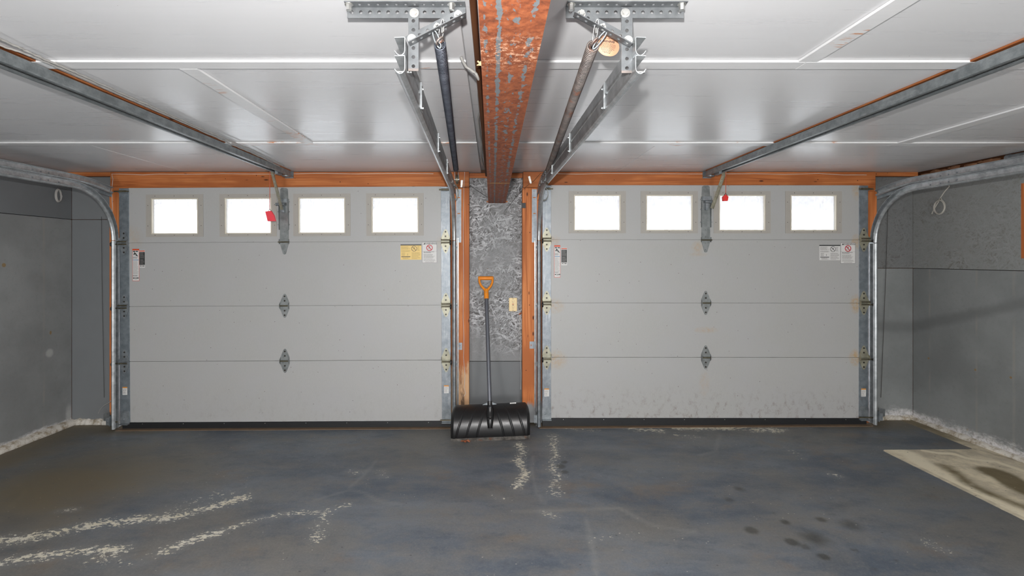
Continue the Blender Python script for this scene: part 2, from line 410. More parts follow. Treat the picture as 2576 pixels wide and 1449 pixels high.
def mk_beam():
    m = Mat('rusted_beam_steel', rough=0.62, metal=0.1)
    n = m.noise(48, 7, 0.72); n2 = m.noise(7, 5, 0.65); xyz = m.sep()
    c = m.ramp(n, [(0.3, srgb(88, 48, 32)), (0.46, srgb(132, 70, 42)), (0.58, srgb(154, 86, 52)), (0.8, srgb(182, 112, 74))])
    c = m.mix(m.math('MULTIPLY', m.step(n2, 0.45, 0.7), 0.35), c, srgb(128, 74, 48))
    # mill scale left in two long bands
    band = None
    for (x, w_, k) in ((0.012, 0.008, 0.15), (-0.016, 0.006, 0.05), (0.080, 0.010, 0.06), (0.045, 0.02, 0.0)):
        d = m.math('ABSOLUTE', m.math('SUBTRACT', xyz['X'], x)); g = m.math('ADD', m.math('MULTIPLY', m.math('SUBTRACT', 1.0, m.step(d, 0, w_*1.6)), 0.16+k), 0)
        band = g if band is None else m.math('MAXIMUM', band, g)
    sc = m.noise(1, 5, 0.62, m.map((64, 30, 30)))
    f = m.step(m.math('ADD', sc, band), 0.70, 0.725)
    c = m.mix(f, c, m.mix(m.noise(60), srgb(96, 100, 102), srgb(122, 128, 132)))
    # pale scraped patches
    yb = m.math('SUBTRACT', 1.0, m.step(m.math('ABSOLUTE', m.math('SUBTRACT', xyz['Y'], 1.12)), 0.02, 0.13))
    f2 = m.math('MULTIPLY', yb, m.step(m.noise(60, 5, 0.8, m.map((1, 1, 1))), 0.52, 0.6))
    c = m.mix(m.math('MULTIPLY', f2, 0.75), c, srgb(226, 178, 146))
    yc = m.math('SUBTRACT', 1.0, m.step(m.math('ABSOLUTE', m.math('SUBTRACT', xyz['Y'], 3.05)), 0.01, 0.03))
    c = m.mix(m.math('MULTIPLY', yc, m.step(m.noise(1, 4, 0.7, m.map((12, 90, 1))), 0.42, 0.6)), c, srgb(205, 160, 90))
    m.set('Base Color', c); m.bump(n, 0.4, 0.002)
    return m.m
def mk_floor():
    m = Mat('painted_concrete_floor', rough=0.42, spec=0.45)
    v = m.map((1, 2.3, 1), (0, 0, 0.35)); n = m.noise(1.1, 6, 0.62, v, 0.6); nf = m.noise(18, 6, 0.75); n3 = m.noise(0.9, 4, 0.6, m.map((1,1.6,1), (0,0,-0.6), (5,2,0)))
    blue = m.mix(m.step(n, 0.32, 0.66), srgb(74, 83, 94), srgb(104, 110, 117))
    c = m.mix(m.math('MULTIPLY', m.step(n3, 0.42, 0.68), 0.85), blue, srgb(104, 102, 97))
    md = m.noise(1, 9, 0.74, m.map((3.2, 6.0, 3), (0, 0, 0.4))); gr = m.noise(95, 4, 0.8)
    c = m.mix(m.math('MULTIPLY', m.step(md, 0.46, 0.64), 0.55), c, srgb(112, 110, 106))
    c = m.mix(m.math('MULTIPLY', m.step(m.math('SUBTRACT', 1.0, md), 0.52, 0.66), 0.45), c, srgb(62, 72, 84))
    c = m.mix(m.math('MULTIPLY', m.step(m.noise(1, 6, 0.7, m.map((1.6, 2.2, 1), (0, 0, 0.2), (7, 3, 0))), 0.54, 0.68), 0.45), c, srgb(112, 98, 82))
    c = m.mix(m.math('MULTIPLY', m.step(gr, 0.5, 0.72), 0.28), c, srgb(136, 134, 128)); c = m.mix(m.math('MULTIPLY', m.step(m.math('SUBTRACT', 1.0, gr), 0.5, 0.72), 0.28), c, srgb(60, 64, 70))
    c = m.mix(m.math('MULTIPLY', m.step(nf, 0.48, 0.8), 0.30), c, srgb(132, 130, 126))
    c = m.mix(m.math('MULTIPLY', m.step(m.noise(7, 5, 0.7), 0.55, 0.75), 0.4), c, srgb(70, 76, 84))
    # brown dust near the walls
    d = m.attr('dust'); c = m.mix(m.math('MULTIPLY', m.step(m.math('ADD', d, m.math('MULTIPLY', m.math('SUBTRACT', n, 0.5), 0.7)), 0.2, 1.0), 0.95), c, m.mix(nf, srgb(88, 78, 60), srgb(120, 110, 88)))
    # oil drops
    o = m.attr('oil'); c = m.mix(m.math('MULTIPLY', m.step(m.math('ADD', o, m.math('MULTIPLY', m.math('SUBTRACT', nf, 0.5), 0.3)), 0.25, 0.75), 0.65), c, srgb(44, 42, 34))
    # unpainted slab by the right wall
    b = m.attr('bare'); bc = m.mix(m.step(m.noise(5, 6, 0.7), 0.35, 0.68), srgb(184, 174, 152), srgb(228, 216, 188))
    bc = m.mix(m.step(m.math('ADD', m.attr('lime'), m.math('MULTIPLY', m.math('SUBTRACT', nf, 0.5), 0.5)), 0.25, 0.8), bc, srgb(232, 222, 196))
    bc = m.mix(m.math('MULTIPLY', m.step(m.math('ADD', m.attr('damp'), m.math('MULTIPLY', m.math('SUBTRACT', m.noise(9, 4), 0.5), 0.6)), 0.2, 0.85), 0.9), bc, srgb(98, 84, 50))
    bc = m.mix(m.math('MULTIPLY', m.step(nf, 0.5, 0.75), 0.25), bc, srgb(100, 92, 74))
    c = m.mix(m.step(m.math('ADD', b, m.math('MULTIPLY', m.math('SUBTRACT', nf, 0.5), 0.25)), 0.42, 0.58), c, bc)
    # chipped paint
    chip = m.noise(1, 6, 0.72, m.map((36, 60, 20))); wr = m.attr('wear')
    brk = m.noise(5, 4, 0.6)
    f = m.step(m.math('ADD', chip, m.math('ADD', m.math('MULTIPLY', wr, 0.34), m.math('MULTIPLY', m.math('SUBTRACT', brk, 0.5), 0.24))), 0.80, 0.825)
    halo = m.math('MULTIPLY', m.step(wr, 0.1, 1.0), 0.35)
    c = m.mix(halo, c, srgb(122, 124, 124))
    f = m.math('MAXIMUM', f, m.step(m.math('ADD', m.noise(1, 5, 0.7, m.map((26, 40, 9), loc=(3,1,0))), 0.0), 0.775, 0.80))
    c = m.mix(f, c, m.mix(m.noise(11), srgb(196, 184, 150), srgb(204, 204, 200)))
    sp = m.vor(16, m.map((1, 1.6, 1))); c = m.mix(m.math('MULTIPLY', m.math('LESS_THAN', sp, 0.055), m.step(m.noise(1.7, 3), 0.42, 0.6)), c, srgb(176, 172, 160))
    sp = m.vor(9, m.map((1, 1.5, 1), loc=(2,3,1))); c = m.mix(m.math('MULTIPLY', m.math('LESS_THAN', sp, 0.05), 0.8), c, srgb(64, 65, 66))
    # thin wandering crack lines
    ck = m.attr('crack'); c = m.mix(m.math('MULTIPLY', ck, 0.22), c, srgb(150, 150, 144))
    m.set('Base Color', c)
    m.set('Roughness', m.math('ADD', 0.36, m.math('MULTIPLY', nf, 0.3))); m.bump(m.math('ADD', m.math('MULTIPLY', nf, 0.6), m.math('MULTIPLY', f, -0.5)), 0.2, 0.003)
    return m.m
def mk_pane():
    m = Mat('dusty_window_glass', (1,1,1,1), 0.05); t = m.t; N = m.N
    out = N['Material Output']; tr = N.new('ShaderNodeBsdfTransparent'); tr.inputs[0].default_value = (0.97,0.98,0.98,1)
    gl = N.new('ShaderNodeBsdfGlossy'); gl.inputs['Roughness'].default_value = 0.05; tl = N.new('ShaderNodeBsdfTranslucent'); tl.inputs[0].default_value = (0.95,0.95,0.95,1)
    m1 = N.new('ShaderNodeMixShader'); m1.inputs[0].default_value = 0.05; t.links.new(tr.outputs[0], m1.inputs[1]); t.links.new(gl.outputs[0], m1.inputs[2])
    m2 = N.new('ShaderNodeMixShader'); f = m.math('ADD', 0.22, m.math('MULTIPLY', m.noise(24, 5, 0.7), 0.22)); t.links.new(f, m2.inputs[0])
    t.links.new(m1.outputs[0], m2.inputs[1]); t.links.new(tl.outputs[0], m2.inputs[2]); t.links.new(m2.outputs[0], out.inputs['Surface'])
    return m.m

CEILM = mk_ceiling(); BATT = mk_batten()
WOODX = mk_wood('header_wood', 'X', 0.92); WOODZ = mk_wood('jamb_wood', 'Z'); WOODY = mk_wood('joist_wood', 'Y', 0.8)
WOODJL = mk_wood_foot('left_jamb_wood', srgb(206, 164, 124), True, 0.52, -0.245)
WOODJR = mk_wood_foot('right_jamb_wood', srgb(150, 152, 154), False, 0.20, 0)
DARKWOOD = mk_wood('old_dark_wood', 'Y', 0.45, False)
OSB = mk_osb('painted_strand_board', 1.0, srgb(128, 129, 130), srgb(58, 53, 50), srgb(206, 207, 210), (0.70, 1.15), 1.75)
OSBR = mk_osb('side_strand_board', 0.5, srgb(130, 132, 131), srgb(92, 84, 76), srgb(146, 149, 149), None, 1.6, 'YZ')
OSBF = mk_osb('return_strand_board', 0.5, srgb(108, 110, 110), srgb(80, 74, 70), srgb(122, 124, 124), None, 1.6, 'XZ')
BOARD = simple('grey_painted_board', srgb(104, 107, 109), 0.55, 0, 0.08, 6, 0.1)
CONCL = mk_concrete('left_wall_paint', srgb(128, 130, 130), eff=0.05, lines=((3.92, 0.014),), pale=((3.97, 0.636, .05, .05, 1.0), (4.15, 0.08, .05, .12, .8)), rust=((3.98, .80, .012, .02, 1), (3.6, 1.36, .02, .02, .9)))
CONCR = mk_concrete('right_wall_paint', srgb(124, 127, 127), eff=0.13, lines=((4.02, 0.012), (3.63, 0.012), (3.37, 0.014), (2.9, 0.012)), rust=((4.03, .58, .011, .011, 1), (3.64, .574, .011, .011, 1), (3.39, .577, .011, .011, 1), (3.7, .1, .01, .01, 1)), scuff=True)
LIME = Mat('lime_crusted_footing', rough=0.85); LIME.set('Base Color', LIME.mix(LIME.step(LIME.noise(18, 6, 0.75), 0.42, 0.66), srgb(204, 200, 192), srgb(148, 136, 116))); LIME.bump(LIME.noise(60, 5), 0.6, 0.004); LIME = LIME.m
GALV = mk_galv('galvanised_steel', srgb(148, 152, 154), srgb(186, 190, 192), 0.36, 0.7)
GALVD = mk_galv('dull_galvanised_steel', srgb(118, 124, 128), srgb(150, 156, 160), 0.42, 0.6)
STILE_B = mk_galv('bright_end_stile_steel', srgb(118, 124, 130), srgb(142, 148, 153), 0.44, 0.65, streak=(60, 4, 7))
STILE_D = mk_galv('dull_end_stile_steel', srgb(112, 120, 126), srgb(136, 144, 150), 0.38, 0.5)
PERF = mk_galv('perforated_angle_steel', srgb(96, 99, 101), srgb(116, 119, 121), 0.42, 0.45)
CHROME = mk_galv('zinc_bolt_steel', srgb(176, 176, 174), srgb(204, 204, 200), 0.32, 0.85)
ZINC = mk_galv('yellowed_zinc', srgb(138, 136, 120), srgb(166, 164, 146), 0.4, 0.5, rust=0.1)
PIN = mk_galv('oily_pin_steel', srgb(86, 82, 68), srgb(118, 112, 94), 0.4, 0.6)
HINGE = mk_galv('hinge_steel', srgb(120, 124, 124), srgb(146, 150, 150), 0.4, 0.6)
RAILS = mk_galv('opener_rail_steel', srgb(118, 124, 126), srgb(150, 156, 158), 0.42, 0.55, streak=(40, 6, 40))
RAILD = simple('rail_slot_black', srgb(40, 42, 42), 0.6)
CHAIN = simple('chain_links', srgb(96, 98, 98), 0.4, 0.6)
RETB = simple('return_board_grey', srgb(112, 115, 117), 0.55, 0, 0.08, 6, 0.1)
SPR_D = mk_galv('dark_oiled_spring', srgb(74, 78, 88), srgb(104, 108, 118), 0.38, 0.55)
SPR_R = mk_galv('rusty_spring', srgb(104, 98, 96), srgb(140, 130, 124), 0.45, 0.4, rust=0.6)
BEAM = mk_beam()
BLACK = simple('black_rubber_seal', srgb(26, 27, 29), 0.5, 0, 0.2, 40)
BLKPL = simple('black_shovel_plastic', srgb(22, 22, 23), 0.34, 0, 0.25, 30, 0.05, 0.6)
ORANGE = simple('orange_grip_plastic', srgb(226, 136, 30), 0.42, 0, 0.1, 30)
POLE = simple('grey_shovel_pole', srgb(92, 95, 102), 0.34, 0.3, 0.06)
CREAM = simple('window_frame_plastic', srgb(160, 156, 149), 0.5, 0, 0.06, 20)
LIP = simple('window_lip_plastic', srgb(196, 189, 174), 0.5, 0, 0.06, 20)
SCREW = simple('dark_screw', srgb(60, 56, 52), 0.4, 0.5)
PANE = mk_pane()
ALMOND = simple('almond_outlet_plastic', srgb(226, 202, 150), 0.4, 0, 0.04)
RED = simple('red_release_plastic', srgb(214, 44, 40), 0.5, 0, 0.05)
PINKRED = simple('faded_red_handle', srgb(226, 62, 74), 0.5, 0, 0.05)
ROPE = simple('orange_red_cord', srgb(190, 96, 70), 0.7, 0, 0.2, 200)
WIREW = simple('white_bell_wire', srgb(206, 204, 200), 0.5, 0, 0.05)
WIREO = simple('off_white_cable', srgb(166, 163, 155), 0.5, 0, 0.08)
WIREG = simple('grey_painted_cable', srgb(152, 150, 146), 0.5, 0, 0.12)
WIRED = simple('dark_steel_cable', srgb(62, 60, 58), 0.5, 0.3)
CABLE = mk_galv('steel_lift_cable', srgb(150, 150, 144), srgb(176, 176, 170), 0.4, 0.6)
PEACH = simple('peach_warning_paper', srgb(206, 150, 118), 0.6, 0, 0.04)
P_WHITE = simple('sticker_white', srgb(206, 205, 203), 0.5, 0, 0.03)
P_BLACK = simple('sticker_black', srgb(44, 46, 46), 0.5, 0, 0.03)
P_GREY = simple('sticker_grey_print', srgb(134, 132, 130), 0.5, 0, 0.03)
P_RED = simple('sticker_red', srgb(186, 28, 42), 0.5, 0, 0.03)
P_ORNG = simple('sticker_orange', srgb(200, 74, 36), 0.5, 0, 0.03)
P_AMBER = simple('sticker_amber', srgb(204, 138, 62), 0.5, 0, 0.03)
P_BLUE = simple('sticker_blue', srgb(92, 134, 170), 0.5, 0, 0.03)
P_YELL = simple('sticker_yellow', srgb(226, 196, 122), 0.5, 0, 0.03)
P_TAN = simple('sticker_tan_print', srgb(176, 148, 84), 0.5, 0, 0.03)
SNOW = simple('snow', (0.86, 0.88, 0.9, 1), 0.8, 0, 0.03, 2)
BARK = simple('grey_bark', (0.07, 0.067, 0.065, 1), 0.9, 0, 0.25, 4)
LEAF = simple('dry_leaf_brown', srgb(146, 86, 56), 0.7, 0, 0.2, 60)
FOIL = mk_galv('foil_faced_sheet', srgb(150, 154, 168), srgb(176, 180, 190), 0.35, 0.5)
INSUL = simple('cavity_debris', srgb(120, 84, 58), 0.9, 0, 0.4, 30, 0.5)

# ================================================================== THE ROOM
DD, DW = 4.04, 4.18           # door face, front wall face
XL, XR = -3.63, 3.62          # side walls
YB = -2.6                     # back of the room

# ---- floor, a fine grid that carries wear maps
xs = np.concatenate([np.arange(-3.9, 3.9001, 0.02)])
ys = np.concatenate([np.array([-3.0, -2.0, -1.0, 0.0, 0.6, 1.0, 1.3, 1.5]), np.arange(1.6, 4.3001, 0.02)])
nx, ny = len(xs), len(ys); GX, GY = np.meshgrid(xs, ys)
vs = np.stack([GX.ravel(), GY.ravel(), (0.004+0.006*GX).ravel()], 1)
idx = np.arange(nx*ny).reshape(ny, nx)
fs = np.stack([idx[:-1,:-1].ravel(), idx[:-1,1:].ravel(), idx[1:,1:].ravel(), idx[1:,:-1].ravel()], 1)
me = bpy.data.meshes.new('floor'); me.from_pydata(vs.tolist(), [], fs.tolist()); me.materials.append(mk_floor()); me.update()
def dist_poly(pts, px=True):
    best = np.full(GX.shape, 9.0)
    P = [on_floor(*p) for p in pts] if px else pts
    if len(P) == 1: return np.hypot(GX-P[0][0], GY-P[0][1])
    for (ax, ay), (bx, by) in zip(P[:-1], P[1:]):
        dx, dy = bx-ax, by-ay; L = dx*dx+dy*dy+1e-9
        t = np.clip(((GX-ax)*dx+(GY-ay)*dy)/L, 0, 1)
        best = np.minimum(best, np.hypot(GX-ax-t*dx, GY-ay-t*dy))
    return best
def bump_(d, r): return np.clip(1-d/r, 0, 1)
wear = np.zeros(GX.shape)
for pts, r, k in (
    ([(0,1357),(100,1345),(230,1316),(330,1305),(430,1298),(520,1275),(610,1252)], 0.075, 1.0),
    ([(400,1298),(480,1262),(570,1240)], 0.10, 0.72),
    ([(0,1411),(90,1395),(190,1383),(310,1378)], 0.06, 1.0),
    ([(405,1388),(480,1358),(545,1338)], 0.07, 0.95),
    ([(545,1338),(640,1306),(720,1290),(800,1287),(880,1268)], 0.045, 0.85),
    ([(820,1288),(805,1325),(795,1352)], 0.07, 0.85),
    ([(250,1400),(320,1410)], 0.08, 0.8), ([(150,1280),(190,1278)], 0.04, 0.9),
    ([(880,1184),(900,1188)], 0.05, 0.8), ([(960,1185),(965,1200)], 0.05, 0.8),
    ([(1305,1118),(1315,1140),(1300,1160)], 0.06, 1.0), ([(1308,1165),(1322,1195),(1300,1228)], 0.05, 1.05),
    ([(1390,1100),(1395,1150),(1385,1180),(1405,1200),(1385,1240),(1400,1245)], 0.07, 0.85),
    ([(1370,1292),(1390,1300)], 0.05, 0.9), ([(1240,1245),(1260,1258)], 0.05, 0.7),
    ([(1420,1081),(1500,1085)], 0.06, 0.8), ([(1585,1080),(1660,1088)], 0.09, 1.0), ([(1700,1080),(1790,1083),(1870,1080)], 0.07, 1.1),
    ([(1900,1086),(1955,1087)], 0.09, 1.05), ([(1700,1098),(1750,1104)], 0.08, 0.75), ([(1940,1084),(2040,1083)], 0.05, 0.7),
    ([(1490,1360),(1600,1350)], 0.07, 0.6), ([(2090,1200),(2110,1205)], 0.05, 0.85), ([(1980,1135),(2020,1160)], 0.06, 0.62), ([(2330,1375),(2370,1390)], 0.06, 0.7)):
    wear = np.maximum(wear, bump_(dist_poly(pts), r*1.5)**0.7*k)
crack = np.zeros(GX.shape)
for pts in ([(945,1160),(915,1195),(880,1225)], [(790,1258),(880,1232),(920,1240),(955,1262),(1010,1268)], [(1290,1290),(1560,1282),(1590,1300),(1640,1325),(1740,1342),(1750,1340)],
            [(1340,1150),(1338,1180),(1350,1240),(1370,1270)], [(1810,1100),(1800,1140),(1760,1150)], [(1475,1310),(1490,1380),(1500,1449)]):
    crack = np.maximum(crack, bump_(dist_poly(pts), 0.019)**0.6)
dust = np.maximum(bump_(GX-XL, 0.75)*1.0, bump_(4.15-GY, 0.16)*1.1)
dust = np.maximum(dust, bump_(XR-GX, 0.30)*0.9)
dust = np.maximum(dust, 0.9*np.exp(-((GX+2.7)/0.8)**2-((GY-3.0)/0.8)**2))
dust = np.maximum(dust, 0.95*np.clip(1-np.hypot((GX-3.2)/0.75, (GY-4.12)/0.28), 0, 1)**0.5)
dust = np.maximum(dust, 0.95*np.clip(1-np.hypot((GX+3.2)/0.8, (GY-4.12)/0.30), 0, 1)**0.5)
dust = np.maximum(dust, 0.45*np.exp(-((GX-1.5)/0.5)**2-((GY-2.6)/0.5)**2)); dust = np.maximum(dust, 0.5*np.exp(-((GX+0.6)/0.4)**2-((GY-3.3)/0.3)**2))
oil = np.zeros(GX.shape)
for (a, b, r, k) in ((1975,1320,.035,1),(1992,1370,.04,1.2),(2073,1408,.035,1.1),(2065,1314,.04,.9),(1890,1340,.045,1.1),(2140,1328,.09,.7),(2050,1362,.10,.8),
                   (1860,1235,.05,.8),(1835,1263,.05,.7),(2025,1382,.04,.8),(2150,1392,.03,.8),(2255,1418,.03,.6),(1948,1298,.03,.6),(2200,1440,.03,.6),(1420,1165,.03,1.1),(1410,1176,.04,1.3),(1420,1190,.035,1.1)):
    oil = np.maximum(oil, bump_(dist_poly([(a, b)]), r*1.4)*k)
edge = 2.815
bare = np.clip((GX-edge)/0.05+0.5, 0, 1)*np.clip((3.52-GY-0.00*GX)/0.05+0.5, 0, 1)
bare = np.maximum(bare, np.clip((GX-3.49)/0.05+0.5, 0, 1))
# the pale lime tide line and the damp core inside the bare slab
lime = bump_(dist_poly([(2262,1142),(2290,1150),(2335,1185),(2395,1222),(2480,1265),(2576,1312),(2700,1370)]), 0.11)
lime = np.maximum(lime, 1.4*bump_(dist_poly([(2325,1142),(2360,1148),(2400,1150),(2430,1161),(2470,1167),(2510,1172),(2576,1195),(2700,1230)]), 0.032))
lime = np.maximum(lime, 1.3*bump_(dist_poly([(2430,1225),(2440,1227)]), 0.03)); lime *= (GX > 2.85)
damp = 1.5*bump_(dist_poly([(2500,1196),(2530,1212),(2576,1238),(2700,1290)]), 0.13)
damp = np.maximum(damp, 0.75*bump_(dist_poly([(2375,1180),(2415,1205),(2440,1228),(2500,1254),(2576,1285),(2700,1340)]), 0.09))
damp = np.maximum(damp, 0.55*bump_(dist_poly([(2350,1118),(2460,1140),(2576,1172)]), 0.05))
damp = np.maximum(damp, 0.75*np.clip((GY-3.25)/0.6, 0, 1)*(GX > 3.4))
bare = np.clip(bare, 0, 1); lime *= 1.1
for nm, a in (('wear', wear), ('crack', crack), ('dust', dust), ('oil', oil), ('bare', bare), ('lime', lime), ('damp', damp)):
    at = me.attributes.new(nm, 'FLOAT', 'POINT'); at.data.foreach_set('value', a.ravel().astype(np.float32))
flo = bpy.data.objects.new('floor', me); SC.collection.objects.link(flo); flo['kind'] = 'structure'
flo['label'] = 'worn blue grey painted concrete garage floor'

# ---- ceiling: sheets and battens
ce = MB(); ce.box(XL-0.3, XR+0.3, YB-0.2, 4.5, CEIL+0.03, CEIL+0.16)
ceil = ce.build('ceiling', CEILM, kind='structure', label='grey painted plywood ceiling with battens')
rows = [(YB, 0.55, [XL-.02, -1.17, 1.17, XR+.02]), (0.55, 1.83, [XL-.02, -2.2, -0.10]), (0.55, 1.83, [0.11, 1.165, XR+.02]),
        (1.83, 3.10, [XL-.02, -1.17, -0.10]), (1.83, 3.10, [0.11, 2.59, XR+.02]), (3.10, DW+.06, [XL-.02, -2.62, -0.10]), (3.10, DW+.06, [0.11, 1.06, XR+.02])]
for (y0, y1, xx) in rows:
    for a, b in zip(xx[:-1], xx[1:]):
        m = MB(); m.cbox(a+.0015, b-.0015, y0+.0015, y1-.0015, CEIL, CEIL+.028, 0.0015); m.build('panel', CEILM, ceil)
def batten(x0, x1, y0, y1):
    m = MB(); m.cbox(x0, x1, y0, y1, CEIL-.0095, CEIL-.0005, 0.0012); m.build('batten', BATT, ceil)
batten(XL, -0.10, 1.795, 1.86); batten(0.115, 1.16, 1.797, 1.862); batten(1.162, XR, 1.797, 1.864)
batten(XL, -0.10, 3.06, 3.125); batten(0.115, 2.55, 3.06, 3.14); batten(2.552, XR, 3.062, 3.14)
batten(-1.204, -1.135, 1.862, 3.058); batten(1.13, 1.20, YB, 1.795); batten(2.555, 2.635, 1.866, 3.06)

# ---- walls
fw = MB()
# structural front wall outside the boards, with the two door openings left free
OPEN_L, OPEN_R = (-3.085, -0.365), (0.43, 3.105)
zt = ZZ(482, DD)
for a, b in ((XL-.3, OPEN_L[0]-.02), (OPEN_L[1]+.02, OPEN_R[0]-.02), (OPEN_R[1]+.02, XR+.3)):
    fw.box(a, b, 4.20, 4.30, -0.05, CEIL+.1)
fw.box(OPEN_L[0]-.02, OPEN_L[1]+.02, 4.20, 4.30, zt, CEIL+.1); fw.box(OPEN_R[0]-.02, OPEN_R[1]+.02, 4.20, 4.30, zt, CEIL+.1)
wf = fw.build('wall_front', DARKWOOD, kind='structure', label='front wall between and beside the two garage doors')
def panel(x0, x1, z0, z1, mat, y0=DW, y1=4.20, parent=None):
    m = MB(); m.cbox(x0, x1, y0, y1, z0, z1, 0.0015); return m.build('panel', mat, parent or wf)
zs_ = 1.745; panel(XL, -3.12, 0.0, zs_-.002, RETB); panel(XL, -3.12, zs_+.002, CEIL-.035, RETB)
zc = ZZ(909, DW); panel(-0.245, 0.285, zc+.002, CEIL-.005, OSB); panel(-0.245, 0.285, 0.0, zc-.002, BOARD)
zr = 1.325; panel(3.14, XR, 0.0, zr-.002, CONCR); panel(3.14, XR, zr+.002, CEIL-.035, OSBF)
m = MB(); m.box(XL, -3.12, 4.13, 4.17, CEIL-.035, CEIL-.002); m.box(3.14, XR, 4.13, 4.17, CEIL-.035, CEIL-.002); m.build('ledger_strip', WOODX, wf)

def sidewall(name, x, sgn, zsplit, mlow, mup, ztop, lab):
    m = MB(); m.box(x+sgn*0.06, x+sgn*0.2, YB-.2, 4.4, -0.05, CEIL+.1); o = m.build(name, DARKWOOD, kind='structure', label=lab)
    for (a, b, mt) in ((-0.02, zsplit-.002, mlow), (zsplit+.002, ztop, mup)):
        yy = [YB, 0.4, 2.84, DW] if b > zsplit else [YB, DW]
        for y0, y1 in zip(yy[:-1], yy[1:]):
            if name == 'wall_right' and b > zsplit and y1 == DW:   # leave the wood lined opening free
                q = MB(); wy0, wy1, wz0, wz1 = 2.84, 3.325, ZZ(650, 3.33), ZZ(462, 3.33)
                for (c0, c1, d0, d1) in ((wy1, DW, a, b), (wy0, wy1, a, wz0), (wy0, wy1, wz1, b)):
                    q.box(x, x+sgn*.058, c0, c1, d0, d1)
                q.build('panel', mt, o)
                continue
            q = MB(); q.cbox(x, x+sgn*0.058, y0+.001, y1-.001, a, b, 0.0015); q.build('panel', mt, o)
    return o
wl = sidewall('wall_left', XL, -1, 1.745, CONCL, BOARD, CEIL-.04, 'grey painted left side wall with a seam at two metres')
wr = sidewall('wall_right', XR, 1, 1.325, CONCR, OSBR, CEIL-.085, 'grey strand board over painted concrete right side wall')
bk = MB(); bk.box(XL-.2, XR+.2, YB-.12, YB, -0.05, CEIL+.1); bk.build('wall_back', BOARD, kind='structure', label='plain grey back wall')

# lime crusted footing along the walls: bumpy low ledge
def footing(name, p0, p1, inward, h, w, lab, seed):
    random.seed(seed); n = 90; p0, p1, inward = Vector(p0), Vector(p1), Vector(inward); m = MB(); R = []
    for i in range(n+1):
        p = p0.lerp(p1, i/n); a = mnoise.noise(p*5+Vector((seed,0,0))); b = mnoise.noise(p*17+Vector((seed,3,0))); c = mnoise.noise(p*40)
        hh = h*(1+.22*a+.22*b+.15*c); ww = w*(1+.3*b+.2*c); z = floor_z(p.x)
        R.append([p+Vector((0,0,z-.005)), p+inward*ww+Vector((0,0,z-.005)), p+inward*ww*.9+Vector((0,0,z+hh*.45)), p+inward*ww*.5+Vector((0,0,z+hh*.85)), p+Vector((0,0,z+hh))])
    vs_ = [v for r in R for v in r]; fs_ = []
    for i in range(n):
        for k in range(4): fs_.append((i*5+k, i*5+k+1, i*5+6+k, i*5+5+k))
    m.add(vs_, fs_, True); m.build(name, LIME, kind='structure', label=lab)
footing('baseboard_left', (XL, YB, 0), (XL, DW, 0), (1,0,0), 0.045, 0.05, 'lime crusted footing ledge along the left wall', 3)
footing('baseboard_right', (XR, DW, 0), (XR, YB, 0), (-1,0,0), 0.03, 0.035, 'lime crusted footing ledge along the right wall', 5)
footing('baseboard_front', (XL, DW, 0), (-3.13, DW, 0), (0,-1,0), 0.045, 0.03, 'lime crusted footing ledge under the left return', 9)
footing('baseboard_front', (3.15, DW, 0), (XR, DW, 0), (0,-1,0), 0.035, 0.03, 'lime crusted footing ledge under the right return', 11)

# ---- raw wood trim round the doors
def trim(n, x0, x1, y0, y1, z0, z1, mat, lab):
    m = MB(); m.cbox(x0, x1, y0, y1, z0, z1, 0.002); return m.build('trim_%d' % n, mat, kind='structure', label=lab)
YH = 4.10; bz = ZZ(482, YH)
trim(1, XX(277, YH), XX(1120, YH), YH, 4.20, bz, CEIL-.004, WOODX, 'orange wood header board above the left garage door')
trim(2, XX(1375, YH), XX(2203, YH), YH, 4.20, bz, CEIL-.004, WOODX, 'orange wood header board above the right garage door')
trim(3, XX(1120.5, YH), XX(1180, YH), YH-.006, 4.20, ZZ(472, YH), CEIL-.004, WOODX, 'short wood block at the header end beside the left door')
trim(4, XX(1316, YH), XX(1374.5, YH), YH-.006, 4.20, ZZ(472, YH), CEIL-.004, WOODX, 'short wood block at the header end beside the right door')
trim(5, XX(1118, YH), XX(1180, YH), YH, 4.20, 0.02, ZZ(472.5, YH), WOODJL, 'raw wood jamb board between left door and strand board')
trim(6, XX(1314, YH), XX(1378, YH), YH, 4.20, 0.02, ZZ(472.5, YH), WOODJR, 'raw wood jamb board between strand board and right door')
trim(7, XX(275, YH), XX(316, YH), YH, 4.20, 0.02, bz, WOODZ, 'raw wood jamb strip at the outer side of the left door')
trim(8, XX(2172, YH), XX(2206, YH), YH, 4.20, 0.02, bz, WOODZ, 'raw wood jamb strip at the outer side of the right door')
trim(9, XX(1180.5, DW), XX(1226, DW), DW-.02, DW-.0005, CEIL-.045, CEIL-.004, WOODX, 'short wood strip left of the steel beam end')
trim(10, XX(1276, DW), XX(1315, DW), DW-.02, DW-.0005, CEIL-.045, CEIL-.004, WOODX, 'short wood strip right of the steel beam end')
# door sills, rusty brown edge under the seals
for n, a, b, w in ((11, OPEN_L[0]-.03, OPEN_L[1]+.05, 'left'), (12, OPEN_R[0]-.05, OPEN_R[1]+.03, 'right')):
    za, zb_ = floor_z(a)+.004, floor_z(b)+.004; m = MB(); m.prism([Vector((a, 4.0, -.05)), Vector((b, 4.0, -.05)), Vector((b, 4.0, zb_)), Vector((a, 4.0, za))], (0, .35, 0)); m.build('trim_%d' % n, simple('sill_concrete_%s' % w, srgb(112, 92, 72), 0.8, 0, 0.3, 14, 0.3), kind='structure', label='brown stained concrete sill under the %s garage door' % w)

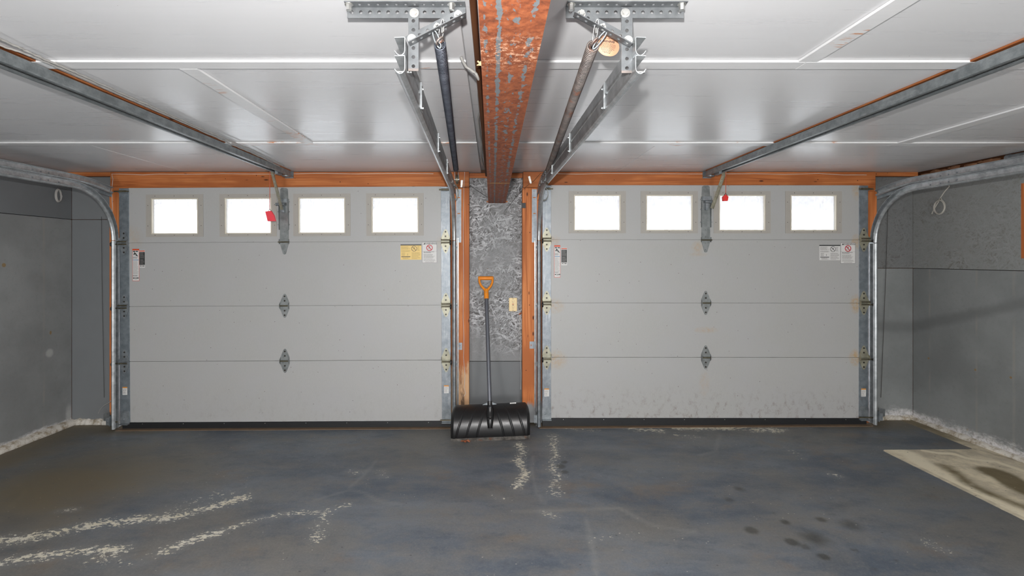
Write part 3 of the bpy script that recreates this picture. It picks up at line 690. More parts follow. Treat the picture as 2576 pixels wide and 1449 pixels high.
# ---- open cavity at the top of the right wall: joist, debris, pipe, cable
m = MB(); m.box(XR+.001, XR+.055, YB, DW, CEIL-.0845, CEIL-.072); m.build('trim_13', WOODY, kind='structure', label='rough plate wood showing above the right wall boards')
m = MB(); m.box(XL-.055, XL-.001, YB, DW, CEIL-.0395, CEIL-.012); m.build('trim_14', WOODY, kind='structure', label='rough plate wood showing above the left wall boards')
random.seed(4); m = MB()
for i in range(110):
    y = random.uniform(2.3, 4.1); z = CEIL-.062+random.uniform(0.0, .045); s = random.uniform(.008, .018)
    bm = bmesh.new(); bmesh.ops.create_icosphere(bm, subdivisions=1, radius=s)
    for v in bm.verts: v.co = v.co*random.uniform(.6, 1.3)
    for v in bm.verts: v.co = Vector((v.co.x+XR+.018, v.co.y*2.6+y, v.co.z+z))
    m.bm(bm)
tag(m.build('rubble', INSUL), 'brown debris lying on the plate above the right wall', 'debris', kind='stuff')
m = MB(); m.cyl((XR+.012, 3.12, CEIL-.030), (XR+.012, 3.42, CEIL-.030), .022, 16); m.cyl((XR+.012, 3.40, CEIL-.030), (XR+.012, 3.425, CEIL-.030), .025, 16)
tag(m.build('pipe', GALVD), 'short grey pipe in the gap above the right wall', 'pipe')
m = MB(); m.tube([(XR-.004, 3.78-.03*i, CEIL-.045-.018*math.sin(i/10*math.pi)) for i in range(11)], .0035)
tag(m.build('cable', WIREW), 'loose white cable sagging in the gap above the right wall', 'cable')

# ---- wood lined opening in the right wall at the photo's edge
wn = thing('window_1', (XR+.03, 3.1, ZZ(650, 3.33)), 'wood lined opening in the right wall, partly covered by foil sheet', kind='structure')
wy0, wy1, wz0, wz1 = 2.84, 3.325, ZZ(650, 3.33), ZZ(462, 3.33)
m = MB(); m.box(XR+.001, XR+.058, wy1-.02, wy1-.0005, wz0, wz1); m.box(XR+.001, XR+.058, wy0+.0005, wy0+.02, wz0, wz1)
m.box(XR+.001, XR+.058, wy0+.02, wy1-.02, wz0, wz0+.018); m.box(XR+.001, XR+.058, wy0+.02, wy1-.02, wz1-.018, wz1); m.build('frame', WOODZ, wn)
m = MB(); m.box(XR+.035, XR+.045, wy0+.02, wy1-.02, wz0+.018, wz1-.018); m.build('backing_board', WOODZ, wn)
m = MB()
m.prism([Vector((XR+.012, 3.305, 1.53)), Vector((XR+.012, wy0+.02, 1.56)), Vector((XR+.012, wy0+.02, 1.80)), Vector((XR+.012, 3.25, 1.765)), Vector((XR+.012, 3.305, 1.715))], (.003, 0, 0))
m.build('foil_sheet', FOIL, wn)

# ---- steel I beam on the ceiling line
bt = thing('steel_beam', (0.033, 2.0, CH+.473))
tag(bt, 'rusted steel I beam running along the ceiling between the doors', 'beam')
z0 = CH+.473
m = MB(); ya, yb = -2.4, 4.155
xn_ = -.0145; m.add([(xn_,ya,z0),(.106,ya,z0),(.106,yb,z0),(-.040,yb,z0),(xn_,ya,z0+.010),(.106,ya,z0+.010),(.106,yb,z0+.010),(-.040,yb,z0+.010)],
      [(0,3,2,1),(4,5,6,7),(0,1,5,4),(1,2,6,5),(2,3,7,6),(3,0,4,7)]); m.build('lower_flange', BEAM, bt)
m = MB(); m.box(.030, .037, ya, yb, z0+.010, CEIL+.02); m.build('web', BEAM, bt)
m = MB(); m.box(-.036, .106, ya, yb, CEIL+.02, CEIL+.03); m.build('upper_flange', BEAM, bt)
m = MB(); m.cbox(-.064, -.046, -1.0, 4.10, CH+.692, CEIL+.02, .003)
tag(m.build('nailing_plank', DARKWOOD), 'dark old plank running close along the left side of the steel beam', 'plank')
# beam pocket rim
m = MB(); m.box(XX(1224, DW), XX(1277, DW), DW-.006, DW-.0005, ZZ(509, DW), ZZ(505.5, DW)); m.build('pocket_edge', WOODX, wf)

# ================================================================== OUTSIDE
m = MB(); N = 40
pts = []
for j in range(30):
    y = 4.3+j*j*0.13
    for i in range(N+1):
        x = -45+90*i/N; h = -0.25+max(0, y-9)*0.176+0.25*mnoise.noise(Vector((x*.08, y*.08, 0)))
        if y > 45: h = min(h, -0.25+36*0.176-(y-45)*0.03)
        pts.append((x, y, h if y > 5 else -0.12))
fs_ = [(j*(N+1)+i, j*(N+1)+i+1, (j+1)*(N+1)+i+1, (j+1)*(N+1)+i) for j in range(29) for i in range(N)]
m.add(pts, fs_, True); o = m.build('snowy_ground', SNOW, kind='structure', label='snow covered ground rising away outside the garage doors')
def hill(x, y): return -0.25+max(0, min(y, 45)-9)*0.176+0.25*mnoise.noise(Vector((x*.08, y*.08, 0)))-max(0, y-45)*.03
def tree_mesh(seed, H):
    random.seed(seed); m = MB()
    def limb(p, d, L, r, lv):
        pts_ = [Vector(p)]; q = Vector(p); dd = Vector(d)
        for k in range(3):
            dd = (dd+Vector((random.uniform(-.2,.2), random.uniform(-.2,.2), random.uniform(-.05,.15)))).normalized(); q = q+dd*L/3; pts_.append(q.copy())
        m.tube(pts_, [r, r*.8, r*.6, r*.35], 4 if lv else 6, caps=False)
        if lv < 3:
            for k in range((9, 5, 4)[lv]):
                t = random.uniform(.3, 1); i = min(2, int(t*3)); b = pts_[i].lerp(pts_[i+1], t*3-i)
                a = random.uniform(0, 6.28); nd = (dd*random.uniform(.3, .9)+Vector((math.cos(a), math.sin(a), random.uniform(.0, .6)))).normalized()
                limb(b, nd, L*random.uniform(.35, .6), r*.45, lv+1)
    limb((0,0,0), (0,0,1), H, H*.022, 0); return m
tms = []
for s in range(3):
    t = tree_mesh(20+s, 8.0).build('bare_tree', BARK); tms.append(t)
random.seed(11); first = list(tms)
spots_ = []
for i in range(46):
    spots_.append((-42+84*i/45+random.uniform(-.5,.5), 41+(i*7 % 5)*.6))
for (x, y) in ((7.0, 17), (11.5, 22), (14, 19), (4.5, 25), (9.5, 30), (17, 27), (20, 24), (6.5, 33), (13, 35), (24, 33)): spots_.append((x, y))
shrubs = [(2.6+.62*k+random.uniform(-.3,.3), 12.0+(k*5 % 7)*.9) for k in range(15)]; spots_ += shrubs
for i, (x, y) in enumerate(spots_):
    if first: o = first.pop()
    else:
        o = tms[i % 3].copy(); SC.collection.objects.link(o)
    k = random.uniform(.7, 1.25)*(1.0 if y > 38 else .8)
    if (x, y) in shrubs: k = random.uniform(.42, .56)
    o.location = (x, y, hill(x, y)-.1); o.rotation_euler = (0, 0, random.uniform(0, 6.28)); o.scale = (k, k, k)
    tag(o, 'bare grey tree standing in the snow beyond the garage door windows', 'tree', 'bare trees beyond the windows')

random.seed(31); m = MB()
for i in range(6000):
    x, y = random.uniform(-48, 48), random.uniform(46, 58); z = hill(x, y)-.3; L = random.uniform(1.5, 7); a = random.uniform(-.35, .35); r = random.uniform(.02, .07)
    if i % 2: z += random.uniform(.5, 4); a = random.uniform(-1.3, 1.3); L *= .45; r *= .5
    m.tube([(x, y, z), (x+L*math.sin(a)*.5, y, z+L*math.cos(a)*.55), (x+L*math.sin(a), y, z+L*math.cos(a))], [r, r*.7, r*.3], 3, caps=False)
tag(m.build('distant_woods', BARK), 'tangle of distant grey winter woods on the snowy crest', 'woods', kind='stuff')

# ================================================================== GARAGE DOORS
def poly_xz(pts, y): return [Vector((p[0], y, p[1])) for p in pts]

def leaf_poly(cx, z0, h, w, up=1):
    """half diamond hinge leaf, from the seam outward"""
    a = [(-w, 0), (w, 0), (w, h*.30), (w*.34, h*.90), (w*.14, h), (-w*.14, h), (-w*.34, h*.90), (-w, h*.30)]
    return [(cx+x, z0+up*z) for x, z in a]
def hinge_leaf_mesh(mat, w=.037, h=.098):
    m = MB()
    for up in (1, -1):
        m.prism(poly_xz(leaf_poly(0, 0.001*up, h, w, up), -0.0005), (0, -.003, 0))
        m.mi = 1
        for q in ((0, h*.42), (0, h*.80)): m.bolt((q[0], -.0035, up*q[1]), (0, -1, 0), .0050, .004)
        m.mi = 0
    # folded ears that carry the pin
    for sx in (-1, 1):
        m.prism([Vector((sx*w*.96, -.003, .030)), Vector((sx*w*.96, -.003, -.030)), Vector((sx*w*.96, -.024, -.012)), Vector((sx*w*.96, -.024, .012))], (sx*.0025, 0, 0))
    o = m.build('hinge', [mat, SCREW]); me_ = o.data; bpy.data.objects.remove(o); return me_
def pin_mesh(L0, L1, two=False, mat=PIN):
    m = MB(); m.cyl((L0, -.017, 0), (L1, -.017, 0), .0058, 10)
    if two: m.cyl((L0, -.022, .022), (L1 if abs(L1) < .06 else math.copysign(.04, L1), -.022, .022), .0058, 10)
    o = m.build('pin', mat); me_ = o.data; bpy.data.objects.remove(o); return me_
def roller_mesh():
    m = MB(); bm = bmesh.new(); bmesh.ops.create_cone(bm, cap_ends=True, segments=20, radius1=.021, radius2=.021, depth=.011)
    bmesh.ops.rotate(bm, verts=bm.verts, cent=(0,0,0), matrix=Matrix.Rotation(math.pi/2, 3, 'Y')); bmesh.ops.bevel(bm, geom=bm.edges[:], offset=.002, segments=1, affect='EDGES'); m.bm(bm)
    o = m.build('roller', BLACK); me_ = o.data; bpy.data.objects.remove(o); return me_
HL_C = hinge_leaf_mesh(HINGE); HL_Y = hinge_leaf_mesh(ZINC); HL_D = hinge_leaf_mesh(GALVD); ROL = roller_mesh()

def sticker_base(m, x0, x1, z0, z1, y, th=.0006):
    m.box(x0, x1, y-th, y, z0, z1)

class Print:
    """flat print on a face at plane y, in pixels"""
    def __init__(s, d, y0): s.d = d; s.y = y0; s.m = MB(); s.mats = []
    def mi(s, mat):
        if mat not in s.mats: s.mats.append(mat)
        s.m.mi = s.mats.index(mat)
    def rect(s, x0, y0, x1, y1, mat, lay=0):
        s.mi(mat); s.m.box(XX(x0, s.d), XX(x1, s.d), s.y-.0006-.0003*lay, s.y, ZZ(y1, s.d), ZZ(y0, s.d))
    def poly(s, pts, mat, lay=1):
        s.mi(mat); y = s.y-.0006-.0003*lay
        s.m.prism([Vector((XX(a, s.d), y, ZZ(b, s.d))) for a, b in pts], (0, .0003, 0))
    def ring(s, cx, cy, r, w, mat, lay=2, slash=True):
        n = 28
        for i in range(n):
            a, b = 2*math.pi*i/n, 2*math.pi*(i+1)/n
            s.poly([(cx+math.cos(a)*r, cy+math.sin(a)*r), (cx+math.cos(b)*r, cy+math.sin(b)*r), (cx+math.cos(b)*(r-w), cy+math.sin(b)*(r-w)), (cx+math.cos(a)*(r-w), cy+math.sin(a)*(r-w))], mat, lay)
        if slash:
            k = .7071*(r-w*.5); h = w*.36
            s.poly([(cx-k-h, cy-k+h), (cx-k+h, cy-k-h), (cx+k+h, cy+k-h), (cx+k-h, cy+k+h)], mat, lay)
    def lines(s, x0, x1, y0, y1, n, mat, lay=1, seed=0, full=.9, hgt=.45):
        """rows of little word blocks"""
        rnd = random.Random(seed); st = (y1-y0)/n
        for i in range(n):
            y = y0+i*st; x = x0; end = x0+(x1-x0)*(full+rnd.uniform(-.25, .1)); end = min(end, x1)
            while x < end-.6:
                w = rnd.uniform(1.0, 3.4); e = min(x+w, end); s.rect(x, y, e, y+st*hgt, mat, lay); x = e+.55
    def text(s, t, cx, cy, size, mat, lay=2, sx=1.0, bold=.02):
        s.mi(mat); text_mesh(s.m, t, (XX(cx, s.d), s.y-.0006-.0003*lay-.0002, ZZ(cy, s.d)), size, bold=bold, sx=sx)
    def done(s, name, parent, lab): return s.m.build(name, s.mats, parent, label=lab)

def make_door(n, x0, x1, ytop, seams, ybot, win, xs_, rot, dirt, rustpx, bright_l, bright_r, hl, hr, trackx):
    """x0,x1 outer pixels; xs_=(left stile inner, right stile inner) pixels"""
    zb = ZZ(ybot, DD)
    X0, X1 = XX(x0, DD), XX(x1, DD); xm = (X0+X1)/2
    side = 'left' if n == 1 else 'right'
    D = thing('door_%d' % n, (xm, DD, floor_z(xm)), 'white %s overhead garage door of four sections with four windows' % side, kind='structure')
    rust = [(XX(a, DD), ZZ(b, DD), r, r2, k) for (a, b, r, r2, k) in rustpx] or [(0, -5, .1, .1, 0)]
    SKIN = mk_door('door_skin_%s' % side, rust, dirt)
    zz = [ZZ(ytop, DD)] + [ZZ(s_, DD) for s_ in seams] + [zb]
    sl, sr = XX(xs_[0], DD), XX(xs_[1], DD)
    wins = []
    for (a, b) in win:
        wins.append((XX(a+11, DD), XX(b-11, DD), ZZ(592 if n == 1 else 585, DD), ZZ(493 if n == 1 else 486, DD)))
    secs = []
    for i in range(4):
        z1, z0_ = zz[i], zz[i+1]; g = .0018
        m = MB(); hs = wins if i == 0 else []
        m.holed(sl-.004, sr+.004, z0_+g, z1-(g if i else 0), hs, DD, DD+.013)
        m.holed(X0+.01, X1-.01, z0_, z1, hs, DD+.013, DD+.048)
        if i == 0: m.box(sl, sr, DD-.002, DD+.01, z1-.012, z1-.002)
        s_ = m.build('door_section', SKIN, D); secs.append(s_)
        for (a, b, br, lr) in ((X0, sl, bright_l, -1), (sr, X1, bright_r, 1)):
            q = MB(); q.cbox(a, b, DD-.0035, DD+.046, z0_+g, z1-g, .0012)
            xi = b-.004 if lr < 0 else a+.004
            for zq in (z1-.03, z0_+.03, (z0_+z1)/2): q.cyl((xi-lr*0.0, DD-.0033, zq), (xi, DD-.0052, zq), .0022, 8)
            q.build('end_stile', STILE_B if br else STILE_D, s_)
    # windows: frame, pane
    for i, (hx0, hx1, hz0, hz1) in enumerate(wins):
        a, b = win[i]; fx0, fx1 = XX(a, DD), XX(b, DD); fz0, fz1 = ZZ((594.5 if n == 1 else 587), DD), ZZ((487.5 if n == 1 else 481), DD)
        m = MB(); m.holed(fx0, fx1, fz0, fz1, [(hx0+.004, hx1-.004, hz0+.012, hz1-.012)], DD-.0035, DD+.002)
        # reveal lining and inner lip
        for (c0, c1, d0, d1) in ((hx0+.0005, hx0+.006, hz0, hz1), (hx1-.006, hx1-.0005, hz0, hz1), (hx0, hx1, hz0+.0005, hz0+.014), (hx0, hx1, hz1-.014, hz1-.0005)):
            m.box(c0, c1, DD-.001, DD+.047, d0, d1)
        wo = m.build('window', CREAM, D)
        m = MB(); t = .009
        m.holed(hx0+.006, hx1-.006, hz0+.014, hz1-.014, [(hx0+.006+t, hx1-.006-t, hz0+.014+t, hz1-.014-t)], DD-.004, DD+.012); m.build('glazing_bead', LIP, wo)
        m = MB(); m.box(hx0+.006, hx1-.006, DD+.030, DD+.034, hz0+.014, hz1-.014); m.build('pane', PANE, wo)
        m = MB()
        for k in range(3):
            xq = fx0+(fx1-fx0)*(.16+.335*k)
            for zq in (fz0+.014, fz1-.014): m.cyl((xq, DD-.0036, zq), (xq, DD-.005, zq), .0028, 8)
        for k in range(2):
            zq = fz0+(fz1-fz0)*(.26+.48*k)
            for xq in (fx0+.017, fx1-.017): m.cyl((xq, DD-.0036, zq), (xq, DD-.005, zq), .0028, 8)
        m.build('screw', SCREW, wo, kind='stuff')
    # hinges
    cl, cr, cc = (X0+sl)/2, (sr+X1)/2, XX(718 if n == 1 else 1775, DD)
    for i, sy in enumerate(seams):
        zq = ZZ(sy, DD)
        for (xc, me_, lr) in ((cl, hl, -1), (cr, hr, 1), (cc, HL_C, 0)):
            if lr == 0 and i == 0: continue
            h = place(me_, 'hinge', (xc, DD-.0036 if lr else DD, zq), D)
            if lr:
                reach = (trackx[0 if lr < 0 else 1]-xc)
                place(pin_mesh(-lr*.036, reach-lr*.006, i < 2), 'roller_stem', (xc, DD-.0036, zq-.012), h)
                place(ROL, 'roller', (xc+reach-lr*.012, DD-.042+.0, zq-.012), h)
            else: place(pin_mesh(-.036, .036), 'hinge_pin', (xc, DD, zq), h)
    # top roller bracket, small plate and stem
    ztr = ZZ(480 if n == 1 else 476, DD)
    for (xc, lr, me_) in ((cl, -1, hl), (cr, 1, hr)):
        m = MB(); w = .034; m.prism(poly_xz([(xc-w, ztr-.01), (xc+w, ztr-.01), (xc+w, ztr-.055), (xc+w*.3, ztr-.125), (xc-w*.3, ztr-.125), (xc-w, ztr-.055)], DD-.0036), (0, -.003, 0))
        m.box(xc-.034, xc+.034, DD-.022, DD-.0036, ztr-.012, ztr-.006)
        m.bolt((xc, DD-.0066, ztr-.045), (0,-1,0), .005, .004); m.bolt((xc, DD-.0066, ztr-.10), (0,-1,0), .005, .004)
        b = m.build('top_roller_bracket', STILE_B if (lr < 0) == (n == 2) else STILE_D, D)
        m = MB(); m.cyl((xc-lr*.05, DD-.020, ztr), (trackx[0 if lr < 0 else 1]-lr*.012, DD-.020, ztr), .0058, 10); m.cyl((xc-lr*.03, DD-.020, ztr), (xc+lr*.03, DD-.020, ztr), .009, 10); m.build('roller_stem', PIN, b)
    # bottom corner brackets with lift cable pin
    for (xc, lr) in ((cl, -1), (cr, 1)):
        m = MB(); a, b = xc-.038, xc+.038
        m.prism(poly_xz([(a, zb-.01), (b, zb-.01), (b, zb+.085), (b-.012, zb+.10), (a+.012, zb+.10), (a, zb+.085)], DD-.0036), (0, -.003, 0))
        m.box(a, b, DD-.03, DD-.0036, zb-.012, zb-.006); m.bolt((xc, DD-.0066, zb+.075), (0,-1,0), .005, .004); m.bolt((xc-.01, DD-.0066, zb+.03), (0,-1,0), .006, .005)
        bb = m.build('bottom_bracket', GALVD, D)
        m = MB(); m.cyl((xc-.05, DD-.02, zb+.012), (xc+lr*.075, DD-.02, zb+.012), .006, 10); m.build('bracket_pin', PIN, bb)
        # little warning sticker above
        p = Print(DD, DD-.0036); px = (xc/DD*F)+CX; yy = ybot-90 if n == 1 else ybot-75
        p.rect(px-6, yy, px+6, yy+20, P_WHITE); p.rect(px-6, yy, px+6, yy+3, P_AMBER, 1); p.lines(px-5, px+5, yy+5, yy+19, 6, P_GREY, 1, 5)
        p.done('warning_sticker', D, 'small white sticker with an amber band on the end stile')
    # rubber seal and retainer
    m = MB(); zf = floor_z(xm)
    m.box(sl-.003, sr+.003, DD-.004, DD+.04, zb-.020, zb-.001); m.box(sl-.07, sr+.07, DD+.005, DD+.045, zf-.01, zb-.018)
    so = m.build('bottom_seal', BLACK, D, label='black rubber seal along the door foot')
    m = MB()
    for k in range(8):
        xq = sl+(sr-sl)*(.04+k*.131); m.cyl((xq, DD-.004, zb-.010), (xq, DD-.006, zb-.010), .003, 8)
    m.build('screw', CHROME, so, kind='stuff')
    # operator bracket in the middle of the top section
    yb_ = 640 if n == 1 else 635; yt_ = 473 if n == 1 else 467
    f = lambda y: ZZ(y, DD); xc = cc; w = .035
    m = MB(); m.prism(poly_xz([(xc-w*1.05, f(yb_-35)), (xc-w, f(yb_-60)), (xc-w, f(yt_+35)), (xc-w*.9, f(yt_+3)), (xc-w*.55, f(yt_)), (xc+w*.55, f(yt_)), (xc+w*.9, f(yt_+3)), (xc+w, f(yt_+35)), (xc+w, f(yb_-60)), (xc+w*1.05, f(yb_-35)),
                               (xc+w*.95, f(yb_-24)), (xc+w*.35, f(yb_-2)), (xc+w*.15, f(yb_)), (xc-w*.15, f(yb_)), (xc-w*.35, f(yb_-2)), (xc-w*.95, f(yb_-24))][::-1], DD-.0006), (0, -.004, 0))
    for y in (yt_+8, yt_+24, yt_+110, yt_+128, yb_-24, yb_-8): m.bolt((xc, DD-.0046, f(y)), (0,-1,0), .005, .004)
    for sx in (-1, 1):
        m.box(xc+sx*w*1.05, xc+sx*(w*1.05+.003), DD-.022, DD-.001, f(yt_+105), f(yt_+28))
        m.box(xc+sx*w*1.05, xc+sx*(w*1.05+.003), DD-.022, DD-.001, f(yb_-26), f(yb_-38))
        for y in (yt_+35, yt_+60, yt_+92): m.bolt((xc+sx*(w*1.05+.003), DD-.012, f(y)), (sx, 0, 0), .005, .006)
    ob = m.build('operator_bracket', HINGE, D)
    m = MB(); m.cyl((xc-.045, DD-.018, f(yb_-31)), (xc+.045, DD-.018, f(yb_-31)), .0058, 10); m.build('hinge_pin', PIN, ob)
    lr = -1 if n == 1 else 1
    m = MB(); m.box(xc-.036, xc+.036, DD-.03, DD-.004, f(yt_+38), f(yt_+28)); m.box(xc-.012, xc+.012, DD-.028, DD-.004, f(yt_+62), f(yt_+44))
    m.cyl((xc+lr*.055, DD-.035, f(yt_+42)), (xc-.02*lr, DD-.035, f(yt_+42)), .012, 12)
    m.build('clevis', GALVD, ob)
    D.rotation_euler = (0, rot, 0)
    return D

d1 = make_door(1, 303, 1135, 471, (609, 769, 907.5), 1061, [(370.5, 514.5), (555.5, 699), (741, 884.5), (924.5, 1068.5)], (328, 1112), -.0052, .25,
               [(333, 600, .10, .12, .3), (1106, 612, .04, .06, .25)], False, True, HL_D, HL_Y, (XX(291, DD), XX(1140, DD)))
d2 = make_door(2, 1364, 2183, 466, (603, 762, 899), 1052, [(1430.5, 1574), (1611.5, 1755), (1795, 1938), (1975, 2117)], (1386, 2160), .0004, 1.0,
               [(1394, 604, .06, .05, .5), (1396, 770, .09, .07, .55), (1398, 905, .11, .09, .6), (2156, 480, .05, .09, .6), (2154, 608, .05, .07, .9), (2152, 765, .05, .09, .9), (2152, 900, .06, .08, .9),
                (1776, 830, .12, .03, .5), (1755, 622, .06, .06, .5), (1756, 640, .09, .02, .35), (1772, 965, .05, .12, .3)], True, False, HL_Y, HL_Y, (XX(1360, DD), XX(2195, DD)))

# ---- printed stickers on the doors
def tall_label(D, x, y, h, lab, w=17.0):
    p = Print(DD, DD-.0002); p.rect(x, y, x+w, y+h, P_ORNG); p.rect(x+.7, y+4, x+w-.7, y+h-.8, P_WHITE, 1)
    p.rect(x+1.6, y+5, x+7.2, y+7.6, P_BLACK, 2); p.rect(x+8.6, y+5, x+14.2, y+7.6, P_BLACK, 2)
    fx, fy = x+2, y+8.5
    p.poly([(fx+2.2,fy+.2),(fx+4.6,fy+.2),(fx+5,fy+1.6),(fx+7.4,fy+2.8),(fx+8.8,fy+5.8),(fx+10.8,fy+8.2),(fx+12.6,fy+9.6),(fx+11.8,fy+10.8),(fx+9.2,fy+9.4),(fx+6.4,fy+8.8),(fx+6.2,fy+7),(fx+6,fy+5),(fx+4,fy+5.8),(fx+1.8,fy+8),(fx+1.2,fy+7.2),(fx+2.6,fy+5),(fx,fy+6),(fx,fy+4.8),(fx+2.6,fy+3)], P_BLACK, 2)
    p.lines(x+1.4, x+w-1.4, y+20, y+26, 3, P_BLACK, 2, 1, .9, .4); p.rect(x+1, y+27.2, x+w-1.2, y+28.8, P_BLUE, 2)
    p.lines(x+1.6, x+w-1.6, y+31, y+h-16, 22, P_GREY, 2, 7, .92, .38)
    p.lines(x+1.2, x+w-1.4, y+h-14.5, y+h-11, 2, P_BLACK, 2, 3, 1.0, .5)
    cy = y+h-7.4; p.rect(x+1.6, cy-1.3, x+4.4, cy+1.3, P_BLACK, 2); p.ring(x+6.6, cy, 2.0, .7, P_BLACK, 2, False); p.rect(x+9, cy-1.3, x+11, cy+1.2, P_BLACK, 2); p.rect(x+11.6, cy-1.3, x+15.4, cy+1.2, P_BLACK, 2); p.rect(x+6, cy+2.4, x+11.6, cy+3, P_GREY, 2)
    return p.done('warning_label', D, lab)
def dark_label(D, x, y, lab):
    p = Print(DD, DD-.0002); p.rect(x, y, x+14.4, y+44, P_WHITE); p.rect(x+.2, y+1, x+14, y+3.4, P_ORNG, 1); p.rect(x+.2, y+4.8, x+14, y+37, P_BLACK, 1)
    p.lines(x+2, x+12.6, y+6.4, y+21, 8, P_GREY, 2, 4, .95, .35); p.lines(x+2.4, x+12.4, y+23, y+36, 7, P_GREY, 2, 8, .95, .35)
    cy = y+39.8; p.rect(x+1.6, cy-.9, x+4, cy+.8, P_BLACK, 1); p.ring(x+5.6, cy, 1.5, .5, P_BLACK, 1, False); p.rect(x+7.8, cy-.9, x+13, cy+.8, P_BLACK, 1)
    return p.done('instruction_label', D, lab)
def prohibit(D, x, y, lab, w=37.6, h=52.5):
    p = Print(DD, DD-.0002); p.rect(x, y, x+w, y+h, P_GREY); p.rect(x+.9, y+.9, x+w-.9, y+h-.9, P_WHITE, 1)
    p.poly([(x+3.6,y+5.6),(x+6,y+1.4),(x+8.4,y+5.6)], P_BLACK, 2); p.text('WARNING', x+21.2, y+3.6, .0165, P_BLACK, 2, 1.3)
    p.rect(x+.9, y+6.0, x+w-.9, y+6.4, P_GREY, 2); p.rect(x+.9, y+22.6, x+w-.9, y+23, P_GREY, 2)
    p.rect(x+14.6, y+16, x+16.6, y+17.6, P_BLACK, 2); p.rect(x+17.5, y+10, x+20.8, y+14, P_GREY, 2); p.rect(x+18, y+17.5, x+20, y+18.6, P_GREY, 2)
    p.ring(x+18.8, y+14.4, 8.0, 1.8, P_RED, 3)
    p.lines(x+4, x+31, y+24.2, y+28, 2, P_BLACK, 2, 2, .9, .5); p.lines(x+4, x+34, y+30, y+41, 7, P_GREY, 2, 12, .85, .5); p.lines(x+4, x+34, y+42, y+48, 4, P_GREY, 2, 14, .95, .4); p.lines(x+8, x+30, y+48.4, y+51.4, 2, P_GREY, 2, 15, .95, .4)
    return p.done('warning_label', D, lab)
def info(D, x, y, base, pr, bar, lab, w=52.5, h=38.5):
    p = Print(DD, DD-.0002); p.rect(x, y, x+w, y+h, base); p.rect(x, y, x+w, y+2.6, bar, 1)
    p.lines(x+2, x+24.5, y+4.6, y+13.5, 6, pr, 1, 21, .95, .5); p.lines(x+2, x+24.5, y+14.8, y+19, 3, pr, 1, 22, .95, .5); p.lines(x+3, x+13, y+20.5, y+29, 5, pr, 1, 23, .85, .5); p.rect(x+17, y+23, x+18.2, y+28, pr, 1)
    p.rect(x+2, y+30, x+24.6, y+31.6, bar, 1); p.lines(x+5, x+22.5, y+32.6, y+37.5, 3, pr, 1, 24, 1.0, .5)
    p.rect(x+30, y+13, x+32, y+14.6, pr, 1); p.rect(x+33, y+7, x+36, y+12, pr, 1); p.ring(x+34.2, y+10.6, 7.0, 1.0, bar, 2)
    p.lines(x+42, x+50, y+5, y+17, 6, pr, 1, 25, .8, .45); p.lines(x+28, x+50.5, y+20, y+37.5, 10, pr, 1, 26, .9, .45)
    return p.done('instruction_label', D, lab)
# positions compensate the left door's slight tilt
def on_tilt(D, fn, *a):
    r = D.rotation_euler.y; D.rotation_euler.y = 0; o = fn(D, *a); D.rotation_euler.y = r; return o
on_tilt(d1, tall_label, 335.5, 624, 81, 'tall white sticker with orange border and a fleeing figure')
on_tilt(d1, dark_label, 352.8, 627.5, 'dark grey sticker with an orange top band')
on_tilt(d1, prohibit, 1064, 611, 'white warning label with a red prohibition ring')
on_tilt(d1, info, 1010, 616.5, P_YELL, P_TAN, P_BLACK, 'yellow instruction label beside the warning label')
on_tilt(d2, tall_label, 1394, 617, 81, 'tall white sticker with orange border and a fleeing figure', 15.4)
on_tilt(d2, dark_label, 1412, 623.5, 'dark grey sticker with an orange top band')
on_tilt(d2, prohibit, 2114, 610.5, 'white warning label with a red prohibition ring, one corner peeled')
on_tilt(d2, info, 2061, 616, P_WHITE, P_GREY, P_BLACK, 'white instruction label beside the warning label')

